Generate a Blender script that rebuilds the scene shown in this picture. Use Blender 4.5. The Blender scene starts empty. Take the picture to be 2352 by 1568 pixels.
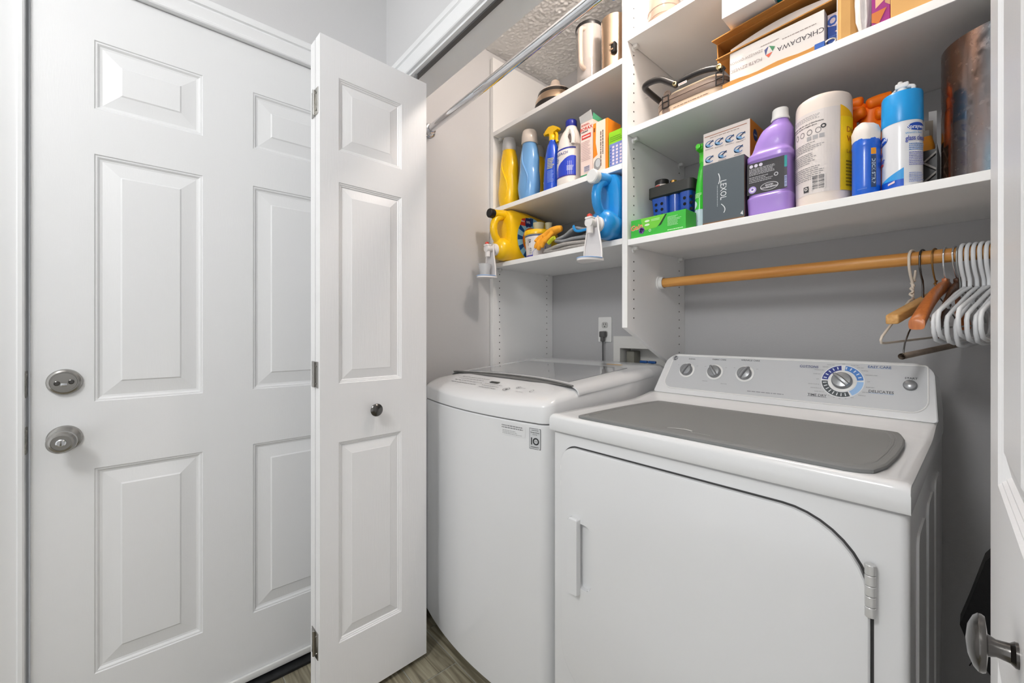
import bpy, bmesh, math, random
from mathutils import Vector, Matrix
random.seed(7)
PI = math.pi
SC = bpy.context.scene
COL = SC.collection

# ------------------------------------------------------------------ camera
CAM_H = 1.1175
YAW = math.atan((2254.6 - 1176.0) / 952.0)
cd = bpy.data.cameras.new('camera')
cam = bpy.data.objects.new('camera', cd)
COL.objects.link(cam)
cd.sensor_width = 36.0
cd.lens = 952.0 / 2352.0 * 36.0
cd.shift_y = -20.0 / 2352.0
cd.clip_start = 0.02
cam.location = (0, 0, CAM_H)
cam.rotation_euler = (PI / 2, 0, YAW)
SC.camera = cam

# ------------------------------------------------------------------ light
w = bpy.data.worlds.new('world')
SC.world = w
w.use_nodes = True
w.node_tree.nodes['Background'].inputs[0].default_value = (0.98, 0.99, 1.0, 1)
w.node_tree.nodes['Background'].inputs[1].default_value = 0.80


# the closet bulb and an added fill lamp (power in watts spread over a globe of radius r) are built with their fixtures below
FILL_LAMP, ROOM_W, ROOM_R = (-0.40, -0.85, 2.22), 37.0, 0.18
CLOSET_LAMP, CLOSET_W, CLOSET_R = (-0.585, 1.06, 2.345), 12.5, 0.04

vs = SC.view_settings
vs.view_transform = 'Standard'
vs.look = 'None'
vs.gamma = 1.0
vs.use_curve_mapping = False
vs.exposure = 0.24

# ------------------------------------------------------------------ materials
MATS = {}


def lin(c):
    return tuple(((x / 255.0) / 12.92 if x / 255.0 <= 0.04045 else ((x / 255.0 + 0.055) / 1.055) ** 2.4) for x in c)


def mat(name, rgb=(200, 200, 200), rough=0.5, metal=0.0, spec=0.5, trans=0.0, ior=1.45, coat=0.0, alpha=1.0,
        noise=0.0, nscale=8.0, bump=0.0, bscale=60.0, stretch=None, linear=None, emit=0.0, detail=3.0):
    """one procedural material: flat colour with optional colour mottling and fine relief"""
    if name in MATS:
        return MATS[name]
    m = bpy.data.materials.new(name)
    m.use_nodes = True
    nt = m.node_tree
    b = nt.nodes['Principled BSDF']
    c = linear if linear else lin(rgb)
    b.inputs['Base Color'].default_value = (*c, 1)
    b.inputs['Roughness'].default_value = rough
    b.inputs['Metallic'].default_value = metal
    b.inputs['Specular IOR Level'].default_value = spec
    b.inputs['Transmission Weight'].default_value = trans
    b.inputs['IOR'].default_value = ior
    b.inputs['Coat Weight'].default_value = coat
    b.inputs['Coat Roughness'].default_value = 0.08
    b.inputs['Alpha'].default_value = alpha
    if emit:
        b.inputs['Emission Color'].default_value = (*c, 1)
        b.inputs['Emission Strength'].default_value = emit
    if noise or bump:
        tc = nt.nodes.new('ShaderNodeTexCoord')
        src = tc.outputs['Object']
        if stretch:
            mp = nt.nodes.new('ShaderNodeMapping')
            mp.inputs['Scale'].default_value = stretch
            nt.links.new(src, mp.inputs['Vector'])
            src = mp.outputs['Vector']
        if noise:
            n = nt.nodes.new('ShaderNodeTexNoise')
            n.inputs['Scale'].default_value = nscale
            n.inputs['Detail'].default_value = detail
            nt.links.new(src, n.inputs['Vector'])
            r = nt.nodes.new('ShaderNodeValToRGB')
            r.color_ramp.elements[0].position = 0.3
            r.color_ramp.elements[1].position = 0.7
            r.color_ramp.elements[0].color = (*[x * (1 - noise) for x in c], 1)
            r.color_ramp.elements[1].color = (*[min(1, x * (1 + noise)) for x in c], 1)
            nt.links.new(n.outputs['Fac'], r.inputs['Fac'])
            nt.links.new(r.outputs['Color'], b.inputs['Base Color'])
        if bump:
            n2 = nt.nodes.new('ShaderNodeTexNoise')
            n2.inputs['Scale'].default_value = bscale
            n2.inputs['Detail'].default_value = detail
            nt.links.new(src, n2.inputs['Vector'])
            bp = nt.nodes.new('ShaderNodeBump')
            bp.inputs['Strength'].default_value = bump
            bp.inputs['Distance'].default_value = 0.004
            nt.links.new(n2.outputs['Fac'], bp.inputs['Height'])
            nt.links.new(bp.outputs['Normal'], b.inputs['Normal'])
    MATS[name] = m
    return m


def ink(rgb, rough=0.45):
    return mat('print_%02x%02x%02x' % rgb, rgb, rough)


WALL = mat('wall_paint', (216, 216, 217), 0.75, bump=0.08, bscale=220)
CWALL = mat('wall_paint_shaded', (187, 187, 188), 0.75, bump=0.08, bscale=220)  # same wall paint, darkened to carry the shade inside the closet
CEIL = mat('popcorn_ceiling', (242, 241, 239), 0.9)
TRIM = mat('trim_paint', (240, 241, 242), 0.32, bump=0.02, bscale=90)
DOORM = mat('door_paint', (236, 237, 238), 0.35, bump=0.05, bscale=30, stretch=(12, 12, 1.2))
BIFOLD = mat('bifold_paint', (242, 242, 243), 0.36, bump=0.10, bscale=16, stretch=(14, 14, 1.0), detail=4)
MELA = mat('white_melamine', (246, 246, 245), 0.4, bump=0.01, bscale=120)
ENAMEL = mat('white_enamel', (226, 227, 228), 0.16, coat=0.3)
WPLAST = mat('white_plastic', (238, 238, 236), 0.3)
STEEL = mat('brushed_steel', (200, 196, 190), 0.28, metal=1.0, noise=0.06, nscale=30, stretch=(1, 1, 14))
CHROME = mat('chrome', (225, 227, 230), 0.08, metal=1.0)
NICKEL = mat('satin_nickel', (170, 168, 164), 0.22, metal=1.0)
DARKMET = mat('dark_bronze', (104, 102, 100), 0.2, metal=1.0)
BLACKP = mat('black_plastic', (24, 24, 25), 0.35)
GREYP = mat('grey_plastic', (120, 121, 122), 0.3)
GREYKNOB = mat('grey_knob', (146, 148, 150), 0.25, metal=0.45)
DARKGAP = mat('dark_gap', (30, 30, 29), 0.9)
CARD = mat('brown_cardboard', (196, 140, 72), 0.85, noise=0.08, nscale=12, bump=0.05, bscale=80)
KRAFT = mat('tan_kraft', (214, 168, 104), 0.85, noise=0.06, nscale=9)
WHITEP = mat('white_paper', (236, 232, 228), 0.8)
GRAYMAT = mat('rubber_mat', (126, 127, 127), 0.7, bump=0.05, bscale=300)

# popcorn relief
nt = CEIL.node_tree
b = nt.nodes['Principled BSDF']
tc = nt.nodes.new('ShaderNodeTexCoord')
n1 = nt.nodes.new('ShaderNodeTexNoise'); n1.inputs['Scale'].default_value = 170; n1.inputs['Detail'].default_value = 1.5; n1.inputs['Distortion'].default_value = 0.5
r1 = nt.nodes.new('ShaderNodeValToRGB'); r1.color_ramp.elements[0].position = 0.36; r1.color_ramp.elements[1].position = 0.72
bp = nt.nodes.new('ShaderNodeBump'); bp.inputs['Strength'].default_value = 0.75; bp.inputs['Distance'].default_value = 0.008
nt.links.new(tc.outputs['Object'], n1.inputs['Vector']); nt.links.new(n1.outputs['Fac'], r1.inputs['Fac'])
nt.links.new(r1.outputs['Color'], bp.inputs['Height']); nt.links.new(bp.outputs['Normal'], b.inputs['Normal'])


def wood_mat(name, c0, c1, rough=0.45, scale=1.0, axis=0, dist=3.0, coat=0.0):
    """streaky wood grain running along the given axis"""
    if name in MATS:
        return MATS[name]
    m = bpy.data.materials.new(name); m.use_nodes = True
    nt = m.node_tree; b = nt.nodes['Principled BSDF']
    tc = nt.nodes.new('ShaderNodeTexCoord'); mp = nt.nodes.new('ShaderNodeMapping')
    s = [22 * scale] * 3; s[axis] = 1.6 * scale
    mp.inputs['Scale'].default_value = s
    n = nt.nodes.new('ShaderNodeTexNoise'); n.inputs['Scale'].default_value = 2.2; n.inputs['Detail'].default_value = 5
    n.inputs['Distortion'].default_value = dist * 0.3
    oi = nt.nodes.new('ShaderNodeObjectInfo')
    ad = nt.nodes.new('ShaderNodeVectorMath'); ad.operation = 'ADD'
    r = nt.nodes.new('ShaderNodeValToRGB')
    r.color_ramp.elements[0].position = 0.32; r.color_ramp.elements[1].position = 0.68
    r.color_ramp.elements[0].color = (*lin(c0), 1); r.color_ramp.elements[1].color = (*lin(c1), 1)
    mul = nt.nodes.new('ShaderNodeMath'); mul.operation = 'MULTIPLY'; mul.inputs[1].default_value = 0.80
    nt.links.new(oi.outputs['Random'], mul.inputs[0])
    nt.links.new(tc.outputs['Object'], mp.inputs['Vector']); nt.links.new(mp.outputs['Vector'], ad.inputs[0])
    nt.links.new(mul.outputs[0], ad.inputs[1]); nt.links.new(ad.outputs[0], n.inputs['Vector'])
    nt.links.new(n.outputs['Fac'], r.inputs['Fac']); nt.links.new(r.outputs['Color'], b.inputs['Base Color'])
    b.inputs['Roughness'].default_value = rough
    b.inputs['Coat Weight'].default_value = coat
    bp = nt.nodes.new('ShaderNodeBump'); bp.inputs['Strength'].default_value = 0.15; bp.inputs['Distance'].default_value = 0.002
    nt.links.new(n.outputs['Fac'], bp.inputs['Height']); nt.links.new(bp.outputs['Normal'], b.inputs['Normal'])
    MATS[name] = m
    return m


TILE = wood_mat('wood_look_tile', (98, 90, 72), (170, 163, 140), 0.35, 0.8, 0, 6.0)
DOWEL = wood_mat('dowel_wood', (196, 130, 58), (226, 166, 88), 0.4, 1.0, 0)
HANGW = wood_mat('hanger_wood', (176, 92, 34), (206, 122, 56), 0.3, 1.6, 2, coat=0.4)
HANGT = wood_mat('hanger_tan_wood', (204, 150, 84), (226, 178, 112), 0.45, 2.0, 1)
HANGD = wood_mat('hanger_dark_wood', (62, 38, 22), (96, 58, 32), 0.35, 1.6, 2)


def clear(name, rgb, rough=0.05, alpha=0.35, metal=0.0, spec=0.6):
    return mat(name, rgb, rough, alpha=alpha, spec=spec, metal=metal)


# ------------------------------------------------------------------ mesh helpers
def new_bm():
    return bmesh.new()


def sharp(bm, ang=32):
    a = math.radians(ang)
    for e in bm.edges:
        if len(e.link_faces) == 2:
            e.smooth = e.calc_face_angle(0) < a
        else:
            e.smooth = False
    for f in bm.faces:
        f.smooth = True


def obj(name, bm, m, parent=None, ang=32, fix=True):
    if fix:
        bmesh.ops.recalc_face_normals(bm, faces=bm.faces)
    sharp(bm, ang)
    me = bpy.data.meshes.new(name)
    bm.to_mesh(me)
    bm.free()
    for mm in (m if isinstance(m, (list, tuple)) else [m]):
        me.materials.append(mm)
    o = bpy.data.objects.new(name, me)
    COL.objects.link(o)
    if parent:
        o.parent = parent
    return o


def tag(o, label=None, cat=None, group=None, kind=None):
    if label: o['label'] = label
    if cat: o['category'] = cat
    if group: o['group'] = group
    if kind: o['kind'] = kind
    return o


def thing(name, label, cat, loc=(0, 0, 0), rz=0.0, group=None):
    o = bpy.data.objects.new(name, None)
    o.empty_display_size = 0.05
    COL.objects.link(o)
    o.location = loc
    o.rotation_euler = (0, 0, rz)
    return tag(o, label, cat, group)


def dup(root, loc=None, rot=None, label=None):
    r = root.copy(); COL.objects.link(r)
    if loc is not None: r.location = loc
    if rot is not None: r.rotation_euler = rot
    if label: r['label'] = label
    for ch in list(root.children):
        c = ch.copy(); COL.objects.link(c); c.parent = r
        for g in list(ch.children):
            d = g.copy(); COL.objects.link(d); d.parent = c
    return r


def box(bm, x0, x1, y0, y1, z0, z1, bev=0.0, seg=2):
    vs_ = [bm.verts.new((x, y, z)) for x in (x0, x1) for y in (y0, y1) for z in (z0, z1)]
    F = [(0, 1, 3, 2), (4, 6, 7, 5), (0, 4, 5, 1), (2, 3, 7, 6), (0, 2, 6, 4), (1, 5, 7, 3)]
    fs = [bm.faces.new([vs_[i] for i in f]) for f in F]
    if bev > 0:
        es = list({e for f in fs for e in f.edges})
        bmesh.ops.bevel(bm, geom=es, offset=bev, segments=seg, affect='EDGES', profile=0.5)
    return bm


def boxo(name, m, parent, x0, x1, y0, y1, z0, z1, bev=0.0, seg=2):
    return obj(name, box(new_bm(), x0, x1, y0, y1, z0, z1, bev, seg), m, parent)


def loft(bm, rings, cap0=True, cap1=True, closed=True):
    """rings: lists of points with equal count; joins them into a skin"""
    rv = [[bm.verts.new(p) for p in r] for r in rings]
    n = len(rv[0])
    for a, c in zip(rv[:-1], rv[1:]):
        for i in range(n if closed else n - 1):
            j = (i + 1) % n
            bm.faces.new((a[i], a[j], c[j], c[i]))
    if cap0: bm.faces.new(list(reversed(rv[0])))
    if cap1: bm.faces.new(rv[-1])
    return rv


def circ(cx, cy, z, r, n=28, axis='Z'):
    out = []
    for i in range(n):
        a = 2 * PI * i / n
        c, s = math.cos(a) * r, math.sin(a) * r
        out.append((cx + c, cy + s, z) if axis == 'Z' else ((cx + c, z, cy + s) if axis == 'Y' else (z, cx + c, cy + s)))
    return out


def lathe(bm, prof, cx=0, cy=0, n=32, axis='Z', cap0=True, cap1=True):
    """prof: (radius, position along axis)"""
    return loft(bm, [circ(cx, cy, z, max(r, 1e-4), n, axis) for r, z in prof], cap0, cap1)


def tube(bm, pts, r, n=8, caps=True, closed=False):
    pts = [Vector(p) for p in pts]
    k = len(pts)
    if isinstance(r, (list, tuple)) and len(r) != k:
        q = list(r)
        r = [q[int(i / max(k - 1, 1) * (len(q) - 1))] + (q[min(int(i / max(k - 1, 1) * (len(q) - 1)) + 1, len(q) - 1)] - q[int(i / max(k - 1, 1) * (len(q) - 1))]) * ((i / max(k - 1, 1) * (len(q) - 1)) % 1) for i in range(k)]
    rings = []
    prev = None
    for i, p in enumerate(pts):
        if closed:
            t = (pts[(i + 1) % k] - pts[i - 1])
        elif i == 0: t = pts[1] - p
        elif i == k - 1: t = p - pts[i - 1]
        else: t = (pts[i + 1] - p).normalized() + (p - pts[i - 1]).normalized()
        t.normalize()
        if prev is None:
            up = Vector((0, 0, 1)) if abs(t.z) < 0.9 else Vector((1, 0, 0))
            nn = t.cross(up).normalized()
        else:
            nn = (prev - t * prev.dot(t)).normalized()
        prev = nn
        bb = t.cross(nn)
        rr = r[i] if isinstance(r, (list, tuple)) else r
        rings.append([p + (nn * math.cos(2 * PI * j / n) + bb * math.sin(2 * PI * j / n)) * rr for j in range(n)])
    if closed:
        rings.append(rings[0])
        loft(bm, rings, False, False)
        bmesh.ops.remove_doubles(bm, verts=bm.verts, dist=1e-6)
    else:
        loft(bm, rings, caps, caps)
    return bm


def smooth_path(pts, it=2):
    pts = [Vector(p) for p in pts]
    for _ in range(it):
        q = [pts[0]]
        for a, c in zip(pts[:-1], pts[1:]):
            q += [a * 0.75 + c * 0.25, a * 0.25 + c * 0.75]
        q.append(pts[-1])
        pts = q
    return pts


def rrect(x0, x1, z0, z1, r, n=6):
    """rounded rectangle outline; r one radius or four (x0z0, x1z0, x1z1, x0z1)"""
    rs = r if isinstance(r, (list, tuple)) else [r] * 4
    C = [(x0 + rs[0], z0 + rs[0], PI, rs[0]), (x1 - rs[1], z0 + rs[1], 1.5 * PI, rs[1]),
         (x1 - rs[2], z1 - rs[2], 0, rs[2]), (x0 + rs[3], z1 - rs[3], 0.5 * PI, rs[3])]
    out = []
    for cx, cz, a0, rr in C:
        for i in range(n + 1):
            a = a0 + 0.5 * PI * i / n
            out.append((cx + rr * math.cos(a), cz + rr * math.sin(a)))
    return out


def prism(bm, poly, f, t0, t1):
    """poly 2-D outline extruded from t0 to t1; f(a, b, t) gives the 3-D point"""
    return loft(bm, [[f(a, c, t0) for a, c in poly], [f(a, c, t1) for a, c in poly]])


FY = lambda a, c, t: (a, t, c)      # outline in X-Z, extruded along Y
FX = lambda a, c, t: (t, a, c)      # outline in Y-Z, extruded along X
FZ = lambda a, c, t: (a, c, t)      # outline in X-Y, extruded along Z


def sup(cx, cy, z, a, c, p=2.0, n=36, rot=0.0):
    out = []
    for i in range(n):
        t = 2 * PI * i / n
        x = a * math.copysign(abs(math.sin(t)) ** (2 / p), math.sin(t))
        y = -c * math.copysign(abs(math.cos(t)) ** (2 / p), math.cos(t))
        if rot:
            x, y = x * math.cos(rot) - y * math.sin(rot), x * math.sin(rot) + y * math.cos(rot)
        out.append((cx + x, cy + y, z))
    return out


class Bottle:
    """lofted bottle: keys (z, half width, half depth, squareness, x shift)"""
    def __init__(self, keys, n=40, steps=6):
        self.k = [tuple(k) + (2.0, 0.0)[len(k) - 3:] if len(k) < 5 else tuple(k) for k in keys]
        self.n, self.steps = n, steps

    def at(self, z):
        k = self.k
        if z <= k[0][0]: return k[0]
        for i in range(len(k) - 1):
            if z <= k[i + 1][0]:
                z0, z1 = k[i][0], k[i + 1][0]
                t = (z - z0) / max(z1 - z0, 1e-9)
                p0, p1 = k[max(i - 1, 0)], k[min(i + 2, len(k) - 1)]
                out = [z]
                for j in range(1, 5):
                    a, c = k[i][j], k[i + 1][j]
                    ma = (c - p0[j]) / max(z1 - p0[0], 1e-9) * (z1 - z0)
                    mc = (p1[j] - a) / max(p1[0] - z0, 1e-9) * (z1 - z0)
                    # limit the slopes so flat runs stay flat
                    if (c - a) * ma <= 0: ma = 0
                    if (c - a) * mc <= 0: mc = 0
                    lim = 3 * abs(c - a)
                    ma = max(-lim, min(lim, ma)); mc = max(-lim, min(lim, mc))
                    t2, t3 = t * t, t * t * t
                    out.append((2 * t3 - 3 * t2 + 1) * a + (t3 - 2 * t2 + t) * ma + (-2 * t3 + 3 * t2) * c + (t3 - t2) * mc)
                return out
        return k[-1]

    def mesh(self, bm=None, cap1=True):
        bm = bm or new_bm()
        zs = []
        for a, c in zip(self.k[:-1], self.k[1:]):
            m = self.steps if (c[0] - a[0]) > 0.012 else 2
            zs += [a[0] + (c[0] - a[0]) * i / m for i in range(m)]
        zs.append(self.k[-1][0])
        loft(bm, [sup(v[4], 0, z, v[1], v[2], v[3], self.n) for z in zs for v in (self.at(z),)], True, cap1)
        return bm

    def map(self, uref, th0=0.0):
        """decal map: u metres around the front (divided by uref), v height"""
        def f(u, v, off):
            k = self.at(v)
            t = th0 + u / uref
            x = k[1] * math.copysign(abs(math.sin(t)) ** (2 / k[3]), math.sin(t))
            y = -k[2] * math.copysign(abs(math.cos(t)) ** (2 / k[3]), math.cos(t))
            nx, ny = x / max(k[1], 1e-6) ** 1, y / max(k[2], 1e-6) ** 1
            L = math.hypot(nx, ny) or 1
            return (x + k[4] + nx / L * off, y + ny / L * off, v)
        return f


def plane_map(O, U, V):
    O, U, V = Vector(O), Vector(U), Vector(V)
    N = U.cross(V).normalized()
    return lambda u, v, off: O + U * u + V * v + N * off


FRONT = lambda y: plane_map((0, y, 0), (1, 0, 0), (0, 0, 1))

_txt = {}


def text_mesh(s, bold=0.0):
    key = (s, bold)
    if key not in _txt:
        cu = bpy.data.curves.new('glyphs', 'FONT')
        cu.body = s
        cu.size = 1.0
        cu.resolution_u = 2
        cu.offset = bold
        o = bpy.data.objects.new('glyphs', cu)
        me = bpy.data.meshes.new_from_object(o)
        V = [tuple(v.co[:2]) for v in me.vertices]
        Fc = [list(p.vertices) for p in me.polygons]
        bpy.data.objects.remove(o); bpy.data.curves.remove(cu); bpy.data.meshes.remove(me)
        if V:
            x0 = min(v[0] for v in V); x1 = max(v[0] for v in V)
            V = [(v[0] - x0, v[1]) for v in V]
            _txt[key] = (V, Fc, x1 - x0)
        else:
            _txt[key] = ([], [], 0)
    return _txt[key]


class Decal:
    """flat print laid on a surface: rectangles, discs, polygons, lettering"""
    def __init__(self, fmap, off=0.0004, step=0.00012):
        self.f, self.off, self.step = fmap, off, step
        self.bm = new_bm(); self.mats = []; self.layer = 0

    def _m(self, c, rough=0.45):
        m = ink(c, rough) if isinstance(c, tuple) else c
        if m not in self.mats: self.mats.append(m)
        return self.mats.index(m)

    def poly(self, pts, c, up=True):
        mi = self._m(c)
        vv = [self.bm.verts.new(self.f(u, v, self.off + self.layer * self.step)) for u, v in pts]
        try:
            self.bm.faces.new(vv).material_index = mi
        except ValueError:
            pass
        if up: self.layer += 1

    def rect(self, u0, u1, v0, v1, c, nu=1, nv=1, up=True):
        for i in range(nu):
            for j in range(nv):
                a0, a1 = u0 + (u1 - u0) * i / nu, u0 + (u1 - u0) * (i + 1) / nu
                b0, b1 = v0 + (v1 - v0) * j / nv, v0 + (v1 - v0) * (j + 1) / nv
                self.poly([(a0, b0), (a1, b0), (a1, b1), (a0, b1)], c, False)
        if up: self.layer += 1

    def disc(self, u, v, ru, c, rv=None, n=20, a0=0.0, a1=2 * PI, inner=0.0, up=True):
        rv = rv or ru
        steps = 1 if inner else (4 if ru > 0.006 else 1)
        for i in range(n):
            t0, t1 = a0 + (a1 - a0) * i / n, a0 + (a1 - a0) * (i + 1) / n
            for k in range(steps):
                ko = 1.0 - k / steps
                ki = inner if inner else 1.0 - (k + 1) / steps
                P = [(u + ru * ko * math.cos(t0), v + rv * ko * math.sin(t0)), (u + ru * ko * math.cos(t1), v + rv * ko * math.sin(t1))]
                Q = [(u + ru * ki * math.cos(t1), v + rv * ki * math.sin(t1)), (u + ru * ki * math.cos(t0), v + rv * ki * math.sin(t0))]
                self.poly(P + (Q if ki > 1e-6 else [(u, v)]), c, False)
        if up: self.layer += 1

    def text(self, s, u, v, h, c, align='C', rot=0.0, bold=0.0, sx=1.0, shear=0.0, up=True):
        """h = cap height"""
        V, Fc, W = text_mesh(s, bold)
        k = h / 0.70
        mi = self._m(c)
        dx = {'C': -W / 2, 'L': 0, 'R': -W}[align]
        cr, sr = math.cos(rot), math.sin(rot)
        vv = []
        for x, y in V:
            a = (x + dx + shear * y) * k * sx
            bq = (y - 0.35) * k
            vv.append(self.bm.verts.new(self.f(u + a * cr - bq * sr, v + a * sr + bq * cr, self.off + self.layer * self.step)))
        for f in Fc:
            try:
                self.bm.faces.new([vv[i] for i in f]).material_index = mi
            except ValueError:
                pass
        if up: self.layer += 1

    def lines(self, u0, u1, v0, v1, n, c, fill=0.45, ragged=0.25, seed=1, rot=False):
        """rows of fine print too small to read"""
        rnd = random.Random(seed)
        for i in range(n):
            a = v1 - (v1 - v0) * (i + 0.5) / n
            hh = (v1 - v0) / n * fill / 2
            u = u0
            ue = u1 - (u1 - u0) * ragged * rnd.random()
            while u < ue:
                L = (u1 - u0) * rnd.uniform(0.04, 0.13)
                e = min(u + L, ue)
                P = [(u, a - hh), (e, a - hh), (e, a + hh), (u, a + hh)]
                if rot: P = [(q[1], q[0]) for q in P]
                self.poly(P, c, False)
                u = e + (u1 - u0) * 0.018
        self.layer += 1

    def bars(self, u0, u1, v0, v1, c, bg=(240, 240, 238), horiz=True, n=14, seed=2):
        rnd = random.Random(seed)
        self.rect(u0, u1, v0, v1, bg)
        t = 0.06
        while t < 0.92:
            wd = rnd.choice((0.02, 0.03, 0.05))
            if horiz: self.rect(u0 + (u1 - u0) * 0.08, u1 - (u1 - u0) * 0.08, v0 + (v1 - v0) * t, v0 + (v1 - v0) * (t + wd), c, up=False)
            else: self.rect(u0 + (u1 - u0) * t, u0 + (u1 - u0) * (t + wd), v0 + (v1 - v0) * 0.08, v1 - (v1 - v0) * 0.08, c, up=False)
            t += wd + rnd.choice((0.02, 0.03, 0.045))
        self.layer += 1

    def build(self, name, parent, label=None):
        o = obj(name, self.bm, self.mats or [WHITEP], parent, fix=False)
        if label: o['label'] = label
        return o


# ------------------------------------------------------------------ the setting
XW = -1.53          # left wall plane (runs on into the closet)
YC0, YC1 = 0.70, 0.81   # closet front wall
YB = 1.616          # closet back wall
ZC = 2.44
XR = 0.30           # closet right wall


def struct(name, bm, m, parent=None):
    o = obj(name, bm, m, parent)
    if parent is None: o['kind'] = 'structure'
    return o


def sbox(name, m, *a, **k):
    return struct(name, box(new_bm(), *a, **k), m)


# floor with plank tiles
GROUT = mat('grout', (176, 176, 168), 0.9)
floor = sbox('floor', GROUT, -1.62, 1.72, -1.7, 1.75, -0.05, -0.0025)
tb = new_bm(); box(tb, 0.0015, 0.6085, 0.0015, 0.1505, -0.003, 0.0, 0.0012, 1)
t0 = obj('tile', tb, TILE, floor)
first = True
row = 0
y = 0.638 - 0.152 * 15
while y < 1.60:
    x = -1.18 - 1.22 + ((15 - row) % 3) * 0.203
    while x < -2.12: x += 0.61
    while x < 1.70:
        t = t0 if first else t0.copy()
        if not first: COL.objects.link(t); t.parent = floor
        first = False
        t.location = (x, y, 0)
        x += 0.61
    y += 0.152
    row += 1

ceiling = sbox('ceiling', CEIL, XW - 0.1, 1.72, -1.7, YB + 0.1, ZC, ZC + 0.05)

# sprayed popcorn relief over the closet, as real bumps
pc = new_bm()
from mathutils import noise as mnoise
px0, px1, py0, py1, st = XW + 0.001, -0.30, YC1 + 0.001, YB - 0.001, 0.0044
nx, ny = int((px1 - px0) / st), int((py1 - py0) / st)
gv = []
for i in range(nx + 1):
    colv = []
    for j in range(ny + 1):
        x, y_ = px0 + (px1 - px0) * i / nx, py0 + (py1 - py0) * j / ny
        h = mnoise.noise((x * 88, y_ * 88, 3.1)) * 0.6 + mnoise.noise((x * 165, y_ * 165, 8.7)) * 0.4
        colv.append(pc.verts.new((x, y_, ZC - 0.0008 - 0.0075 * max(0.0, h + 0.12))))
    gv.append(colv)
for i in range(nx):
    for j in range(ny):
        pc.faces.new((gv[i][j], gv[i][j + 1], gv[i + 1][j + 1], gv[i + 1][j]))
pco = obj('popcorn_texture', pc, mat('popcorn_spray', (242, 241, 239), 0.9), ceiling, ang=180, fix=False)
pco['kind'] = 'stuff'

# left wall with the doorway cut out
DY0, DY1, DZ = -0.2235, 0.600, 2.036
wb = new_bm()
box(wb, XW - 0.12, XW, -1.7, DY0, 0, ZC)
box(wb, XW - 0.12, XW, DY1, YB + 0.1, 0, ZC)
box(wb, XW - 0.12, XW, DY0, DY1, DZ, ZC)
struct('wall_left', wb, WALL)
# closet front wall: left return, header, right return
JL, JR, HZ = -1.445, 0.20, 2.03
wb = new_bm()
box(wb, XW, JL, YC0, YC1, 0, ZC)
box(wb, JL, JR, YC0, YC1, HZ, ZC)
box(wb, JR, 1.72, YC0, YC1, 0, ZC)
struct('wall_front', wb, WALL)
# closet back wall with the washer supply recess
RX0, RX1, RZ0, RZ1 = -1.088, -0.875, 0.90, 1.05
wb = new_bm()
for a in ((XW, RX0, 0, ZC), (RX1, XR + 0.1, 0, ZC), (RX0, RX1, 0, RZ0), (RX0, RX1, RZ1, ZC)):
    box(wb, a[0], a[1], YB, YB + 0.1, a[2], a[3])
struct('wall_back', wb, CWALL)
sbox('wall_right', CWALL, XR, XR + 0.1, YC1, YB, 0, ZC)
sbox('wall_side', WALL, 1.62, 1.72, -1.7, YC0, 0, ZC)

# casings: profile across the board (w = 0 at the opening) against height off the wall
CAS = [(0, 0), (0, 0.009), (0.003, 0.0115), (0.010, 0.012), (0.0125, 0.0095), (0.0145, 0.0095), (0.028, 0.0125),
       (0.040, 0.0150), (0.043, 0.0125), (0.045, 0.0125), (0.048, 0.0185), (0.062, 0.0195), (0.069, 0.017), (0.071, 0.012), (0.071, 0)]


def casing(name, f, t0, t1):
    bm = new_bm()
    loft(bm, [[f(a, c, t0) for a, c in CAS], [f(a, c, t1) for a, c in CAS]])
    return struct(name, bm, TRIM)


casing('trim_1', lambda a, c, t: (XW + c, t, DZ - 0.004 + a), DY0 - 0.069, DY1 + 0.069)          # over the entry door
casing('trim_2', lambda a, c, t: (XW + c, DY0 + 0.004 - a, t), 0, DZ + 0.066)                    # left of it
casing('trim_3', lambda a, c, t: (XW + c, DY1 - 0.004 + a, t), 0, DZ + 0.066)                    # right of it
casing('trim_4', lambda a, c, t: (t, YC0 - c, HZ + 0.006 + a), JL - 0.062, JR + 0.069)           # over the closet
casing('trim_5', lambda a, c, t: (JL - 0.002 - a, YC0 - c, t), 0, HZ + 0.074)
casing('trim_6', lambda a, c, t: (JR + 0.002 + a, YC0 - c, t), 0, HZ + 0.074)
# entry jamb with stop
jb = new_bm()
box(jb, XW - 0.115, XW + 0.001, DY0 - 0.001, DY0 + 0.0035, 0, DZ)
box(jb, XW - 0.115, XW + 0.001, DY1 - 0.0035, DY1 + 0.001, 0, DZ)
box(jb, XW - 0.115, XW + 0.001, DY0, DY1, DZ - 0.0035, DZ + 0.001)
box(jb, XW - 0.075, XW - 0.062, DY0, DY0 + 0.014, 0, DZ)
struct('trim_7', jb, TRIM)
# closet head jamb and steel bifold track
jb = new_bm(); box(jb, JL, JR, YC0 - 0.002, YC1 + 0.002, HZ - 0.006, HZ)
box(jb, JL, JL + 0.014, YC0 - 0.002, YC1 + 0.002, 0, HZ - 0.006); box(jb, JR - 0.014, JR, YC0 - 0.002, YC1 + 0.002, 0, HZ - 0.006)
struct('trim_8', jb, TRIM)
jb = new_bm()
box(jb, JL + 0.014, JR - 0.014, 0.712, 0.726, HZ - 0.012, HZ - 0.006)
struct('trim_9', jb, mat('track_steel', (96, 96, 96), 0.5, metal=0.5))
# threshold strip under the entry door
sb = new_bm(); box(sb, XW - 0.11, XW + 0.028, DY0 + 0.004, DY1 - 0.004, 0, 0.010, 0.003)
struct('trim_10', sb, mat('threshold_black', (28, 29, 31), 0.4, noise=0.5, nscale=40))
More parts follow.
